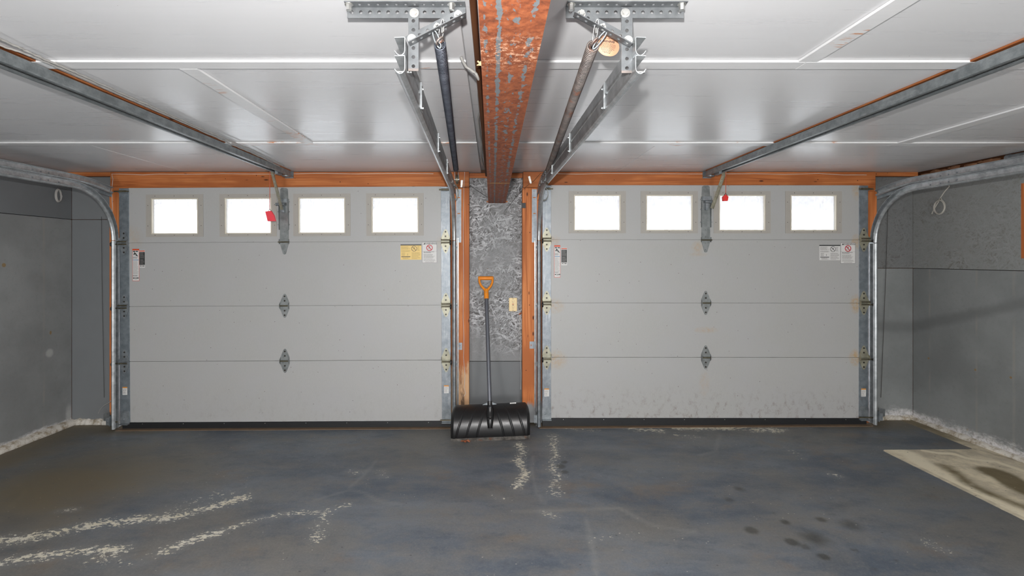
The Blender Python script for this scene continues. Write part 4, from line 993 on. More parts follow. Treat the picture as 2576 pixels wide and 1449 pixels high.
# ================================================================== TRACKS
def thicken(pl, t):
    n = len(pl); out = []; inn = []
    for i in range(n):
        a = Vector(pl[max(i-1,0)]+(0,)) if True else None; b = Vector(pl[min(i+1,n-1)]+(0,))
        d = (b-a).normalized(); nn = Vector((-d.y, d.x, 0)); p = Vector(pl[i]+(0,))
        out.append((p+nn*t/2)); inn.append((p-nn*t/2))
    return [(q.x, q.y) for q in out] + [(q.x, q.y) for q in inn[::-1]]
def cprof(s):
    pl = [(.029,-.0245),(.002,-.0255),(0,-.0235),(0,.012),(.002,.019),(.008,.025),(.015,.026),(.022,.022),(.029,.013)]
    return thicken([(s*u, v) for u, v in pl], .0022)
def lerp(a, b, t): return a+(b-a)*t
ZL, ZU, RC = CH+.550, CH+.602, .40
def track(tag_lab, xv, xn, s, yend, outer):
    """xv: X of the vertical run, xn: X at the near end, s: side the channel opens to"""
    T = thing('door_track', (xv, 4.0, floor_z(xv)), tag_lab, 'track')
    pr = cprof(s); yc = 4.0
    path = [(xv, yc, floor_z(xv)+.02), (xv, yc, .6), (xv, yc, 1.1), (xv, yc, ZL-RC-.006)]
    m = MB(); m.sweep(path, pr)
    if s*0 == 0:
        pass
    m.build('vertical_track', GALV if outer else GALVD, T)
    path = [(xv, yc, ZL-RC)]
    for k in range(1, 17):
        a = math.pi/2*k/16; path.append((xv, yc-RC+RC*math.cos(a), ZL-RC+RC*math.sin(a)))
    y0 = yc-RC
    for k in range(1, 5): t = k/4; path.append((lerp(xv, xn, t), lerp(y0, yend, t), ZL))
    m = MB(); m.sweep(path, pr); m.build('lower_track', GALV, T)
    path = []
    for k in range(0, 9):
        a = math.radians(14)*(1-k/8); r = 1.62; path.append((xv, 3.58+r*math.sin(a), ZU-r+r*math.cos(a)))
    for k in range(1, 5): t = k/4; path.append((lerp(xv, xn, t), lerp(3.58, yend, t), ZU))
    m = MB(); m.sweep(path, pr); m.build('upper_track', GALV, T)
    # tie plates between the two tracks
    for y in ((1.72, 2.42, 3.05) if not outer else (0.6, 2.2, 3.3)):
        x = lerp(xv, xn, (y0-y)/(y0-yend)); m = MB()
        if not outer:
            m.box(x-s*.001, x-s*.007, y-.0015, y+.0015, ZL-.020, ZU+.022); m.box(x-s*.001, x-s*.003, y, y+.045, ZL-.020, ZU+.022)
            m.bolt((x-s*.003, y+.03, ZU+.008), (-s,0,0), .004, .004); m.bolt((x-s*.003, y+.03, ZL-.008), (-s,0,0), .004, .004)
            m.build('tie_plate', GALV, T)
        else:
            for zq in (ZL+.002, ZU+.002): m = MB(); m.cyl((x+s*.001, y, zq), (x+s*.005, y, zq), .0055, 10); m.build('rivet', GALVD, T)
    # splice bolts near the bend
    m = MB()
    for y in (3.50, 3.42, 3.36):
        for zq in (ZL, ZU): m.cyl((xv+s*.001, y, zq), (xv+s*.0045, y, zq), .005, 8); m.cyl((xv-s*.001, y, zq), (xv-s*.006, y, zq), .005, 8)
    m.build('splice_bolt', GALVD, T, kind='stuff')
    # gusset plate closing the top corner
    m = MB(); x = xv-s*.002
    m.prism([Vector((x, 3.62, ZL+.012)), Vector((x, 3.99, ZL-.045)), Vector((x, 3.99, ZU-.07)), Vector((x, 3.62, ZU-.02))], (-s*.0025, 0, 0))
    m.bolt((x-s*.003, 3.72, ZL+.012), (-s,0,0), .005, .004); m.build('corner_plate', GALVD, T)
    # angle iron behind the track, fixed to the jamb, with small clips
    m = MB(); zt_ = ZL-RC+.02; xa = xv-s*.004
    m.box(xa, xa-s*.0025, 4.030, 4.0995, floor_z(xv)+.01, zt_); m.box(xa, xa-s*(.012 if not outer else .024), 4.096, 4.0995, floor_z(xv)+.01, zt_)
    m.build('angle_iron', GALV, T)
    for zq in (.09, .54, 1.02, 1.50):
        m = MB(); m.box(xv-s*.0015, xv-s*.004, 3.99, 4.05, zq-.02, zq+.02); m.bolt((xv-s*.004, 4.01, zq), (-s,0,0), .006, .005); m.build('track_clip', GALVD, T)
    return T
xa1 = XX(1147, 4.0); xo1 = XX(284, 4.0); xa2 = XX(1351.5, 4.0); xo2 = XX(2203, 4.0)
t1 = track('galvanised double door track right of the left door, behind the dark spring', xa1, -.250, -1, 1.375, False)
t2 = track('galvanised double door track left of the right door, behind the rusty spring', xa2, .405, 1, 1.375, False)
t3 = track('galvanised double door track curving along the left wall', xo1, xo1-.01, 1, -0.6, True)
ZL -= .02; ZU -= .02
t4 = track('galvanised double door track curving along the right wall', xo2, xo2+.01, -1, -0.6, True)
ZL += .02; ZU += .02
# rear hangers of the outer tracks, out of view above the ceiling edge line
for T, x in ((t3, xo1-.004), (t4, xo2+.004)):
    m = MB(); m.box(x-.0015, x+.0015, -.52, -.48, ZL-.02, CEIL-.001); m.box(x-.015, x+.015, -.56, -.44, CEIL-.004, CEIL-.001); m.build('hanger_strap', PERF, T)
# foot brackets at the bottom of the tracks
def foot(T, x, s, wide):
    m = MB(); z = floor_z(x)
    m.box(x-s*.003, x-s*.006, 3.965, 4.06, z+.05, z+.13)
    m.box(x-s*.006, x-s*.03, 3.965, 3.968, z+.06, z+.12); m.bolt((x-s*.018, 3.965, z+.09), (0,-1,0), .007, .006)
    if wide:
        m.prism([Vector((x-s*.006, 4.02, z+.13)), Vector((x-s*.13, 4.10, z+.10)), Vector((x-s*.15, 4.13, z+.04)), Vector((x-s*.006, 4.05, z+.05))], (0, .003, 0))
        m.prism([Vector((x-s*.05, 4.03, z+.145)), Vector((x-s*.15, 4.09, z+.115)), Vector((x-s*.15, 4.09, z+.055)), Vector((x-s*.05, 4.03, z+.07))], (0, .003, 0))
    m.build('foot_bracket', GALVD, T)
for T, x, s, w in ((t1, xa1, -1, False), (t2, xa2, 1, False), (t3, xo1, 1, True), (t4, xo2, -1, True)): foot(T, x, s, w)

# tall slotted plates on the jamb boards
for px0, px1, y0, y1, w, gl in ((1147.5, 1160.5, 476, 610, 'left', None), (1338, 1350.5, 476, 610, 'right', None)):
    yp = YH-.001; m = MB(); x0, x1 = XX(px0, yp), XX(px1, yp); za, zb = ZZ(y1, yp), ZZ(y0, yp); xc = (x0+x1)/2
    hs = [(xc-.011, xc+.011, ZZ(y, yp)-.004, ZZ(y, yp)+.004) for y in (497, 537)]
    m.holed(x0, x1, za, zb, hs, yp-.0025, yp)
    for y in (480, 526, 603): m.bolt((xc, yp-.0025, ZZ(y, yp)), (0,-1,0), .0045, .003)
    tag(m.build('jamb_plate', STILE_B), 'tall bright slotted plate on the wood jamb %s of the strand board' % w, 'bracket')
for px, py, w in ((1156.5, 871, 'left'), (1338.5, 868, 'right')):
    yp = YH-.001; x, z = XX(px, yp), ZZ(py, yp); m = MB(); m.holed(x-.021, x+.021, z-.030, z+.030, [(x-.012, x+.002, z-.006, z+.006)], yp-.0025, yp)
    m.box(x-.021, x-.019, yp-.014, yp-.0025, z-.03, z+.03) if w == 'left' else m.box(x+.019, x+.021, yp-.014, yp-.0025, z-.03, z+.03)
    m.bolt((x+.003, yp-.0025, z+.002), (0,-1,0), .006, .004, True)
    for zz_ in (-.024, .024): m.cyl((x-.004, yp-.0025, z+zz_), (x-.004, yp-.0035, z+zz_), .0025, 6)
    tag(m.build('keyhole_bracket', STILE_B), 'small bent keyhole plate on the %s wood jamb at knee height' % w, 'bracket')
for px, py, a, w in ((1161.5, 462, 0.1, 'left'), (1333, 452, -0.25, 'right')):
    yp = YH-.008; c = Vector((XX(px, yp), yp-.002, ZZ(py, yp))); m = MB()
    u = Vector((math.cos(a), 0, -math.sin(a))); v = Vector((math.sin(a), 0, math.cos(a)))
    m.obox(c, u*.0085, Vector((0,.0013,0)), v*.029)
    for k in (-.02, 0, .02): m.cyl(c+v*k+Vector((0,-.001,0)), c+v*k+Vector((0,-.003,0)), .0035, 8)
    m.bolt(c-v*.026+Vector((0,-.001,0)), (0,-1,0), .006, .008)
    tag(m.build('cable_anchor', CHROME), 'small drilled anchor strap on the wood block %s of the beam end' % w, 'bracket')

# ================================================================== NEAR HANGER BRACKETS
def hanger(xa, xb, xs0, xs1, pa, pb, s, lab, bolts_top, zend, rust):
    """xa..xb ceiling angle; strap at xs0..xs1; pa/pb brace ends (x, z)"""
    H = thing('track_hanger', ((xs0+xs1)/2, 1.41, CEIL), lab, 'bracket')
    X, Y, Z = Vector((1,0,0)), Vector((0,1,0)), Vector((0,0,1)); pitch, dia = .0263, .0105
    m = MB(); L = xb-xa
    m.perf((xa, 1.384, CEIL-.0035), X, Y, Z, L, .034, pitch, dia, .0028)        # flange on the ceiling
    m.perf((xa, 1.4155, CEIL-.0345), X, Z, Y, L, .0345, pitch, dia, .0028)      # hanging flange
    ca = m.build('ceiling_angle', PERF, H)
    m = MB()
    for px in bolts_top:
        p = Vector((XX(px, 1.395), 1.398, CEIL-.0035)); m.bolt(p, (0,0,-1), .0085, .016)
    m.build('lag_bolt', CHROME, ca, kind='stuff')
    m = MB(); m.perf((xs0, 1.4125, zend), Z, X, -Y, CEIL-.006-zend, xs1-xs0, .0262, dia, .0028)
    xo = xs0 if s < 0 else xs1-.0028
    m.box(xo, xo+.0028, 1.4125, 1.435, zend, CEIL-.05)
    if True:
        m.mi = 0
    st = m.build('strap', PERF, H)
    m = MB(); m.box(xs0+.0002, xs1-.0002, 1.4085, 1.4098, zend-.001, zend+.006); m.build('rusty_cut_edge', SPR_R, st, label='orange rust on the cut strap end')
    # brace
    a = Vector((pa[0], 1.4075, pa[1])); b = Vector((pb[0], 1.4075, pb[1])); ax = (b-a).normalized(); L = (b-a).length
    wd = Vector((ax.z, 0, -ax.x)); wd = wd if wd.z > 0 else -wd
    m = MB(); w = .030
    m.perf(a, ax, wd, -Y, L, w, .0262, dia, .0028)
    m.perf(a-wd*0.0, ax, (-Y*1.0).normalized(), -wd if False else wd, L, w*.92, .0262, dia, .0026)
    br = m.build('brace', PERF, H)
    mid = a.lerp(b, .40)+wd*.015
    for q, r_, h_ in ((Vector((XX(1042 if s < 0 else 1573, 1.41), 1.4095, ZZ(33, 1.41))), .0095, .006), (a+ax*.018+wd*.016-Y*.0028, .0085, .012), (b-ax*.014+wd*.016-Y*.0028, .0090, .006)):
        m = MB(); m.bolt(q, -Y, r_, h_); m.build('hex_bolt', CHROME, H)
    # spring eye bolt through the brace
    e = a.lerp(b, .48)+wd*.012; m = MB(); m.cyl(e+Y*.004, e-Y*.022, .004, 10); m.bolt(e-Y*.0028, -Y, .0075, .006); m.build('eye_bolt', CHROME, H)
    # threaded stud through strap and track end
    xo = (xs0 if s < 0 else xs1); zz_ = CH+(650-173)/F*1.40
    m = MB(); m.cyl((xo-s*.008, 1.425, zz_), (xo+s*.040, 1.425, zz_), .0042, 10)
    for k in range(11): m.cyl((xo+s*(.014+k*.0024), 1.425, zz_), (xo+s*(.0152+k*.0024), 1.425, zz_), .0050, 10)
    m.cyl((xo+s*.004, 1.425, zz_), (xo+s*.010, 1.425, zz_), .008, 6, smooth=False)
    m.build('stud', CHROME, H)
    return H, a, b, ax, wd
x = lambda px: XX(px, 1.41)
H1, a1, b1, ax1, wd1 = hanger(x(872), x(1171), x(1027), x(1053), (x(1173), ZZ(45, 1.41)), (x(1032), ZZ(117, 1.41)), -1,
    'perforated angle hanger bolted to the ceiling left of the steel beam', (877, 1136), ZZ(178, 1.41), True)
H2, a2, b2, ax2, wd2 = hanger(x(1424), x(1722), x(1563), x(1591), (x(1441), ZZ(43, 1.41)), (x(1583), ZZ(121, 1.41)), 1,
    'perforated angle hanger bolted to the ceiling right of the steel beam', (1438, 1716), ZZ(183, 1.41), False)

# ================================================================== SPRINGS
def spring(p0, p1, r, wire, turns, mat, lab, stretch, hanger_e):
    p0, p1 = Vector(p0), Vector(p1); S = thing('extension_spring', p0, lab, 'spring')
    t = (p1-p0).normalized(); u = t.orthogonal().normalized(); w = t.cross(u); L = (p1-p0).length
    n = turns*14; pts = []
    for i in range(n+1):
        f = i/n; g = f if not stretch else (f*(1-stretch)+stretch*(1-(1-f)**2))
        a = 2*math.pi*turns*f; pts.append(p0+t*(L*g)+(u*math.cos(a)+w*math.sin(a))*r)
    m = MB(); m.tube(pts, wire, 5); m.build('coil', mat, S)
    # end hooks
    for (p, d, q) in ((p0, -t, 1), (p1, t, 0)):
        hp = [p+u*r, p+u*r*.6+d*.006, p+d*.010]
        for k in range(15):
            a = math.pi*1.75*k/14; hp.append(p+d*(.024-.013*math.cos(a))+u*.013*math.sin(a))
        m = MB(); m.tube(hp, wire, 6); m.build('hook', SPR_R if q else mat, S)
    return S
SP1a, SP1b = Vector((XX(1107, 1.42), 1.42, ZZ(112, 1.42))), Vector((XX(1147, 3.30), 3.30, ZZ(426, 3.30)))
SP2a, SP2b = Vector((XX(1492, 1.42), 1.42, ZZ(114, 1.42))), Vector((XX(1379, 3.30), 3.30, ZZ(428, 3.30)))
s1 = spring(SP1a, SP1b, .0152, .0029, 205, SPR_D, 'long dark blue grey extension spring left of the steel beam', .10, None)
s2 = spring(SP2a, SP2b, .0160, .0030, 205, SPR_R, 'long rusty brown extension spring right of the steel beam', .10, None)
# snap links and wires from brace to spring
for S, a, b, wd, p in ((s1, a1, b1, wd1, SP1a), (s2, a2, b2, wd2, SP2a)):
    e = a.lerp(b, .36)+wd*.012; m = MB(); c = (e+p)/2+Vector((0, -.012, .004))
    pts = []
    for k in range(20):
        q = 2*math.pi*k/20; pts.append(p.lerp(e+wd*.004+Vector((0,-.006,0)), .5+.52*math.cos(q))+Vector((.006*math.sin(q), -.010-.004*math.cos(q), 0)))
    m.tube(pts, .0013, 6, closed=True); m.cyl(c+Vector((.002,-.004,-.008)), c+Vector((.002,-.004,.008)), .0034, 8); m.build('snap_link', CHROME, S)
    e = a.lerp(b, .56)+wd*.004; m = MB(); pts = []
    for k in range(20):
        q = 2*math.pi*k/20; pts.append((p+Vector((0,.004,-.012))).lerp(e+Vector((0,-.008,0)), .5+.5*math.cos(q))+Vector((.0075*math.sin(q), -.006, 0)))
    m.tube(pts, .0028, 6, closed=True); m.build('chain_link', GALVD, S)
# pulleys with looped lift cable near the wall
def pulley(p, target, s, lab):
    P = thing('pulley', p, lab, 'pulley'); p = Vector(p); m = MB()
    c = p+Vector((0, .085, -.055)); bm = bmesh.new()
    for (r, d) in ((.034, .004), (.026, .012)): bmesh.ops.create_cone(bm, cap_ends=True, segments=24, radius1=r, radius2=r, depth=d)
    bmesh.ops.create_cone(bm, cap_ends=True, segments=24, radius1=.034, radius2=.034, depth=.003, matrix=Matrix.Translation((0,0,.007)))
    bmesh.ops.rotate(bm, verts=bm.verts, cent=(0,0,0), matrix=Matrix.Rotation(math.pi/2, 3, 'Y'))
    for v in bm.verts: v.co += c
    m.bm(bm); m.build('sheave', PIN, P)
    m = MB()
    for k in (-.012, .012): m.prism([c+Vector((k,-.045,.045)), c+Vector((k,.02,.02)), c+Vector((k,.012,-.012)), c+Vector((k,-.02,-.008))], (.002, 0, 0))
    m.cyl(c+Vector((-.016,0,0)), c+Vector((.018,0,0)), .005, 8); m.build('fork', GALV, P)
    return c
c1 = pulley(SP1b, None, -1, 'small pulley hanging at the far end of the dark spring')
c2 = pulley(SP2b, None, 1, 'small pulley hanging at the far end of the rusty spring')
def coil(c, R1, R2, n, r, mat, name, lab, cat, tail, seed=0, nrm=(1,0,0), up=(0,0,1)):
    random.seed(seed); n_ = Vector(nrm).normalized(); v = Vector(up); u = v.cross(n_).normalized(); pts = []
    for i in range(n*20+1):
        a = 2*math.pi*i/20; k = 1+.06*math.sin(a*.37+seed); off = n_*(.003*math.sin(a*.5)+.0022*(i/20))
        pts.append(Vector(c)+u*math.cos(a)*R1*k+v*math.sin(a)*R2*k+off)
    m = MB(); m.tube(pts+[Vector(t) for t in tail], r, 6); return tag(m.build(name, mat), lab, cat)
yk = 3.86
cA = W(1143, 484, yk); cB = W(1369, 487, yk)
coil(cA, .030, .058, 3, .0026, CABLE, 'cable_loop', 'looped steel cable hanging at the top corner of the left door', 'cable', [cA+Vector((.01,.05,.06)), cA+Vector((.012,-.1,.13))], 1, (.35,1,0))
coil(cB, .036, .052, 3, .0026, CABLE, 'cable_loop', 'looped steel cable hanging at the top corner of the right door', 'cable', [cB+Vector((-.01,.05,.06)), cB+Vector((-.012,-.1,.13))], 2, (-.35,1,0))
# safety wires: spring end to anchor strap and on across the strand board
def wire(pts, r, mat, name, lab, cat='wire', n=5):
    m = MB(); m.tube(pts, r, n); return tag(m.build(name, mat), lab, cat)
wire([W(1149, 428, 3.45), W(1153, 440, 3.8), W(1158, 465, 4.08), W(1160, 472, 4.085), W(1185, 468, 4.09), W(1205, 482, 4.14), W(1228, 497, 4.15)], .0014, WIRED, 'safety_wire', 'thin dark wire slanting to the beam end over the left jamb')
wire([W(1376, 430, 3.45), W(1358, 438, 3.8), W(1342, 456, 4.085), W(1334, 461, 4.085), W(1318, 474, 4.09), W(1295, 500, 4.16), W(1268, 533, 4.17)], .0014, WIRED, 'safety_wire', 'thin dark wire slanting down the strand board from the right jamb')

# ================================================================== OPENER RAILS
def rail(xc0, xc1, s, lab, handle_lab, armx, cordx, hx, hcol, hpts):
    """s: side of the rail seen from the middle"""
    R = thing('opener_rail', (xc1, 4.06, CEIL), lab, 'rail')
    ya, yb = -1.2, 4.04; za, zb = CH+.672, CH+.688; h = .039
    def pt(y, dx, dz):
        t = (y-ya)/(yb-ya); return (lerp(xc0, xc1, t)+dx, y, lerp(za, zb, t)+dz)
    pl = [(-.019,.0),(-.034,.0),(-.034,.004),(-.0335,h),(.0335,h),(.034,.004),(.034,.0),(.019,.0)]
    prof = thicken(pl, .0025)
    m = MB(); rings = [[pt(y, u, v) for u, v in prof] for y in (ya, 1.0, 2.5, yb)]
    n = len(prof); vs_ = [q for r in rings for q in r]; f_ = []
    for i in range(3):
        for k in range(n): f_.append((i*n+k, (i+1)*n+k, (i+1)*n+(k+1) % n, i*n+(k+1) % n))
    m.add(vs_, f_); m.build('channel', RAILS, R)
    m = MB()   # inner dark strip and chain
    m.add([pt(ya,-.031,.012), pt(ya,.031,.012), pt(yb-.02,.031,.012), pt(yb-.02,-.031,.012), pt(ya,-.031,.015), pt(ya,.031,.015), pt(yb-.02,.031,.015), pt(yb-.02,-.031,.015)], [(0,1,2,3)[::-1],(4,5,6,7),(0,1,5,4),(1,2,6,5),(2,3,7,6),(3,0,4,7)]); m.build('slot_liner', RAILD, R)
    m = MB(); y = 0.9; k = 0
    while y < 3.75:
        p = Vector(pt(y, 0, .007)); w = .0035 if k % 2 else .0055
        m.box(p.x-w, p.x+w, y-.0052, y+.0052, p.z-.003, p.z+.003); y += .0125; k += 1
    m.build('chain', CHAIN, R)
    m = MB(); z1 = CEIL-.001
    m.add([(pt(ya,-.0365,0)[0], ya, z1-.0075), (pt(ya,.0365,0)[0], ya, z1-.0075), (pt(yb,.0365,0)[0], yb, z1-.0065), (pt(yb,-.0365,0)[0], yb, z1-.0065), (pt(ya,-.0365,0)[0], ya, z1), (pt(ya,.0365,0)[0], ya, z1), (pt(yb,.0365,0)[0], yb, z1), (pt(yb,-.0365,0)[0], yb, z1)],
          [(0,3,2,1),(4,5,6,7),(0,1,5,4),(1,2,6,5),(2,3,7,6),(3,0,4,7)]); m.build('mounting_strip', WOODY, R)
    # end pulley plate at the header
    p = Vector(pt(yb, 0, 0)); m = MB(); m.box(p.x-.036, p.x+.036, yb+.001, 4.098, p.z-.002, p.z+.002); m.box(p.x-.036, p.x+.036, 4.094, 4.098, p.z-.012, p.z+.045); m.cyl((p.x, yb-.01, p.z-.010), (p.x, yb-.01, p.z+.001), .03, 20); m.build('header_bracket', GALVD, R)
    # trolley and door arm
    yt = 3.90; q = Vector(pt(yt, 0, 0)); m = MB(); m.cbox(q.x-.012, q.x+.012, yt-.05, yt+.03, q.z-.016, q.z+.012, .002); tr = m.build('trolley', GALVD, R)
    top = W(armx[0], armx[1], 3.88); bot = W(armx[2], armx[3], 4.0); ax = (bot-top).normalized(); side = Vector((1,0,0)); nn = ax.cross(side).normalized(); side = nn.cross(ax).normalized()
    m = MB(); L = (bot-top).length; m.perf(top-side*.011, ax, side, nn, L, .022, .03, .0065, .0028); m.obox(top+ax*L/2+side*.0115+nn*.006, ax*L/2, side*.0013, nn*.007)
    m.cyl(top-Vector((.012,0,0)), top+Vector((.016,0,0)), .006, 10); m.build('door_arm', ZINC, R)
    # release cord with handle, hangs free from the trolley
    K = thing('release_cord', W(cordx[0], cordx[1], 3.86), handle_lab, 'cord')
    m = MB(); m.tube([W(cordx[0], cordx[1], 3.86), W(cordx[0]-.3, (cordx[1]+cordx[2])/2, 3.86), W(cordx[0]-.6, cordx[2], 3.86)], .0024, 6); m.build('cord', ROPE, K)
    m = MB(); c = [W(a, b, 3.845) for a, b in hpts]; m.prism(c, (0, .022, 0)); m.build('handle', hcol, K)
    m = MB(); e = W(cordx[0]-.5, cordx[2], 3.85); m.tube([e+Vector((-.012,0,-.006)), e+Vector((0,0,.010)), e+Vector((.014,0,-.008))], .002, 6); m.build('knot', WIRED, K)
    return R
rail(-1.741, -1.720, 1, 'galvanised opener rail with chain crossing the ceiling on the left', 'orange cord with a faded red tilted handle before the left door', (684, 431, 709, 527), (679, 431, 529), None, PINKRED,
     [(667,532),(681,530),(688,541),(692,556),(673,556.5)])
rail(1.800, 1.808, -1, 'galvanised opener rail with chain crossing the ceiling on the right', 'orange cord with a small bright red handle before the right door', (1823, 429, 1790, 524), (1826, 424, 489), None, RED,
     [(1819,495),(1826,489),(1833,495),(1831,505),(1820,505.5)])

# ================================================================== WIRES ON THE CEILING AND WALLS
def ceil_wire(pts, r, mat, lab, seed, drop=.004):
    random.seed(seed); out = []
    P = [on_ceil(a, b, drop) for a, b in pts]
    for i in range(len(P)-1):
        for k in range(12):
            t = k/12; q = P[i].lerp(P[i+1], t); out.append(q+Vector((random.uniform(-.004,.004), 0, random.uniform(-.0015, 0))))
    out.append(P[-1]); return wire(out, r, mat, 'ceiling_cable', lab, 'cable', 6)
ceil_wire([(-90,56),(0,96),(78,134),(177,176),(280,223),(379,266),(497,319),(584,356),(652,385),(714,417)], .0042, WIREG, 'grey painted cable stapled to the ceiling beside the left opener rail, outer run', 1, .017)
ceil_wire([(-90,84),(0,113),(84,143),(180,184),(276,226),(372,268),(490,321),(577,360),(644,389),(703,418)], .0036, WIREG, 'grey painted cable stapled to the ceiling beside the left opener rail, inner run', 2, .017)
wire([on_ceil(1160, 143, .006), on_ceil(1163, 152, .016), on_ceil(1172, 168, .03), on_ceil(1185, 176, .04), on_ceil(1198, 186, .07), W(1206, 205, 1.95), W(1204, 240, 2.1), W(1207, 280, 2.4), W(1203, 300, 2.5), W(1208, 340, 2.8), W(1213, 362, 3.1), W(1211, 395, 3.4), W(1216, 415, 3.7)], .0055, WIREG, 'beam_cable', 'grey cable drooping along the left side of the steel beam', 'cable', 8)
m = MB(); c = W(1213, 158, 1.66)
for k in range(14):
    random.seed(k); m.tube([c+Vector((random.uniform(-.02,.014), 0, random.uniform(-.01,.006))), c+Vector((random.uniform(-.02,.014), -.004, random.uniform(-.012,.008)))], .0022, 5)
tag(m.build('insulation_tuft', simple('yellow_fibre', srgb(226, 198, 150), .9)), 'yellow fibre tuft poking out beside the steel beam', 'insulation')
# white bell wire along the headers
def hdr(pts, lab):
    return wire([W(a, b, YH-.004) for a, b in pts], .0019, WIREW, 'bell_wire', lab)
hdr([(281,560),(283,520),(281,480),(284,450),(281,437.5),(300,437.5),(360,440),(400,437.6),(470,438.5),(560,437),(700,438),(800,436),(900,437.5),(1000,436),(1090,437)], 'thin white wire tacked along the top of the left header board')
hdr([(1382,436.5),(1450,438),(1520,436.5),(1640,437),(1760,437.5),(1900,437),(1975,438.5),(2060,436.5),(2120,440),(2180,440)], 'thin white wire tacked along the top of the right header board')
wire([W(a, b, YH-.010) for a, b in ((1169,432),(1167,470),(1165,560),(1166,700),(1165,800),(1167,850),(1166,900),(1170,945),(1168,975),(1171,990),(1167,997))], .0019, WIREW, 'bell_wire', 'thin white wire running down the wood jamb left of the strand board')
wire([W(a, b, DW-.004) for a, b in ((1310,783),(1307,792),(1308,830),(1311,870),(1309,900),(1311,940),(1310,980))], .0019, WIREW, 'bell_wire', 'thin white wire hanging at the strand board edge under the outlet')
wire([W(a, b, 4.08) for a, b in ((284,905),(283,940),(282,985),(285,1000),(276,1012),(262,1020),(252,1030),(247,1040))], .0022, WIREG, 'sensor_wire', 'loose grey wire curling down behind the left track foot')
wire([W(255, 545, 4.17), W(256.5, 700, 4.17), W(262, 1000, 4.17)], .0018, WIRED, 'drop_wire', 'thin dark vertical wire on the left return board')
wire([W(2235, 485, 4.165), W(2228, 700, 4.165), W(2216, 1000, 4.165)], .0022, WIRED, 'drop_wire', 'thin dark slanting wire on the right return board')
# coils on the side walls
yl = 3.95; c = Vector((XL+.03, 3.98, ZZ(490, 3.98)))
yc = -(XL+.028)*F/(CX-146)
c = Vector((XL+.028, yc, ZZ(492, yc)))
coil(c, .024, .050, 4, .0055, WIREG, 'cable_coil', 'small coil of grey cable hanging high on the left wall', 'cable', [c+Vector((-.02, .02, .06))], 4, (1,.0,0))
def rw(px, py, off=.02): y = (XR-off)*F/(px-CX); return Vector((XR-off, y, ZZ(py, y)))
c = rw(2364, 521)
coil(c, .046, .056, 3, .0042, WIREO, 'cable_coil', 'white cable coiled in a ring, hanging on the right strand board', 'cable', [rw(2368, 500), rw(2366, 497), rw(2360, 510)], 6, (-1,0,0))
wire([rw(2385, 465, .004), rw(2388, 469), rw(2376, 482), rw(2366, 497), rw(2358, 512), rw(2350, 525), rw(2344, 538)], .0042, WIREO, 'cable_end', 'straight white cable end crossing the coil on the right wall', 'cable', 8)

# ================================================================== SMALL THINGS ON THE STRAND BOARD
O = thing('wall_outlet', (XX(1290.5, DW), DW, ZZ(783, DW)), 'almond coloured ground fault outlet on the strand board right of the shovel', 'outlet')
yo = DW-.0008; m = MB(); xc = XX(1290.5, DW); zc_ = ZZ(766, DW); m.cbox(xc-.035, xc+.035, yo-.006, yo, zc_-.0575, zc_+.0575, .003)
m.build('cover_plate', ALMOND, O)
m = MB(); m.cbox(xc-.0168, xc+.0168, yo-.009, yo-.004, zc_-.034, zc_+.034, .001); r = m.build('receptacle', ALMOND, O)
m = MB()
for sz in (-1, 1):
    zz_ = zc_+sz*.024+(.002 if sz > 0 else .004)
    m.box(xc-.0075, xc-.0055, yo-.0095, yo-.0088, zz_-.0035, zz_+.0045); m.box(xc+.0055, xc+.0075, yo-.0095, yo-.0088, zz_-.003, zz_+.003); m.cyl((xc, yo-.0095, zz_-.0105), (xc, yo-.0088, zz_-.0105), .0028, 10)
m.build('slots', P_BLACK, r, kind='stuff')
m = MB(); m.cbox(xc-.008, xc+.008, yo-.0105, yo-.0085, zc_+.0025, zc_+.0065, .0005); m.build('test_button', P_RED, r, label='red button')
m = MB(); m.cbox(xc-.0065, xc+.0065, yo-.0105, yo-.0085, zc_-.0065, zc_-.002, .0005); m.build('reset_button', P_BLACK, r, label='black button')
for z in (.0485, -.0485):
    m = MB(); m.cyl((xc, yo-.0062, zc_+z), (xc, yo-.007, zc_+z), .0032, 10); m.build('screw', SCREW, O)
m = MB(); m.cbox(XX(1312, YH), XX(1322.5, YH), YH-.004, YH-.0005, ZZ(523.5, YH), ZZ(510.5, YH), .001)
tag(m.build('tape_patch', BLACK), 'black tape patch on the wood jamb edge under the beam', 'tape')
# leaves caught on the board edge and floor
def leaf(p, s, rot, lab, upright):
    m = MB(); o = [(-1,0),(-.7,.25),(-.4,.5),(-.15,.28),(.1,.62),(.3,.3),(.7,.5),(.62,.16),(1.05,.05),(.6,-.1),(.72,-.42),(.3,-.24),(.05,-.58),(-.12,-.25),(-.45,-.45),(-.6,-.15)]
    vs_ = [(0, 0, .25*s)]; 
    for i, (a, b) in enumerate(o):
        ca, sa = math.cos(rot), math.sin(rot); h = .30*s*(1+.9*math.sin(i*2.3))
        vs_.append(((a*ca-b*sa)*s, (a*sa+b*ca)*s, h*.6))
    q = [Vector((v[0], v[2]*.5 if upright else v[1], v[1] if upright else v[2]))+Vector(p) for v in vs_]
    m.add(q, [(0, i+1, (i+1) % 16+1) for i in range(16)], False)
    q2 = [v+Vector((0, .0012 if upright else 0, -.0012)) for v in q]; m.add(q2, [(0, (i+1) % 16+1, i+1) for i in range(16)], False)
    return tag(m.build('dry_leaf', LEAF), lab, 'leaf')
fx, fy = on_floor(1172, 1113); leaf((fx, fy-.01, floor_z(fx)+.004), .042, .2, 'crumpled brown dry leaf on the floor under the shovel blade', False)
leaf(W(1309, 789, DW-.014), .018, .6, 'small brown leaf caught in the wire under the outlet', True)

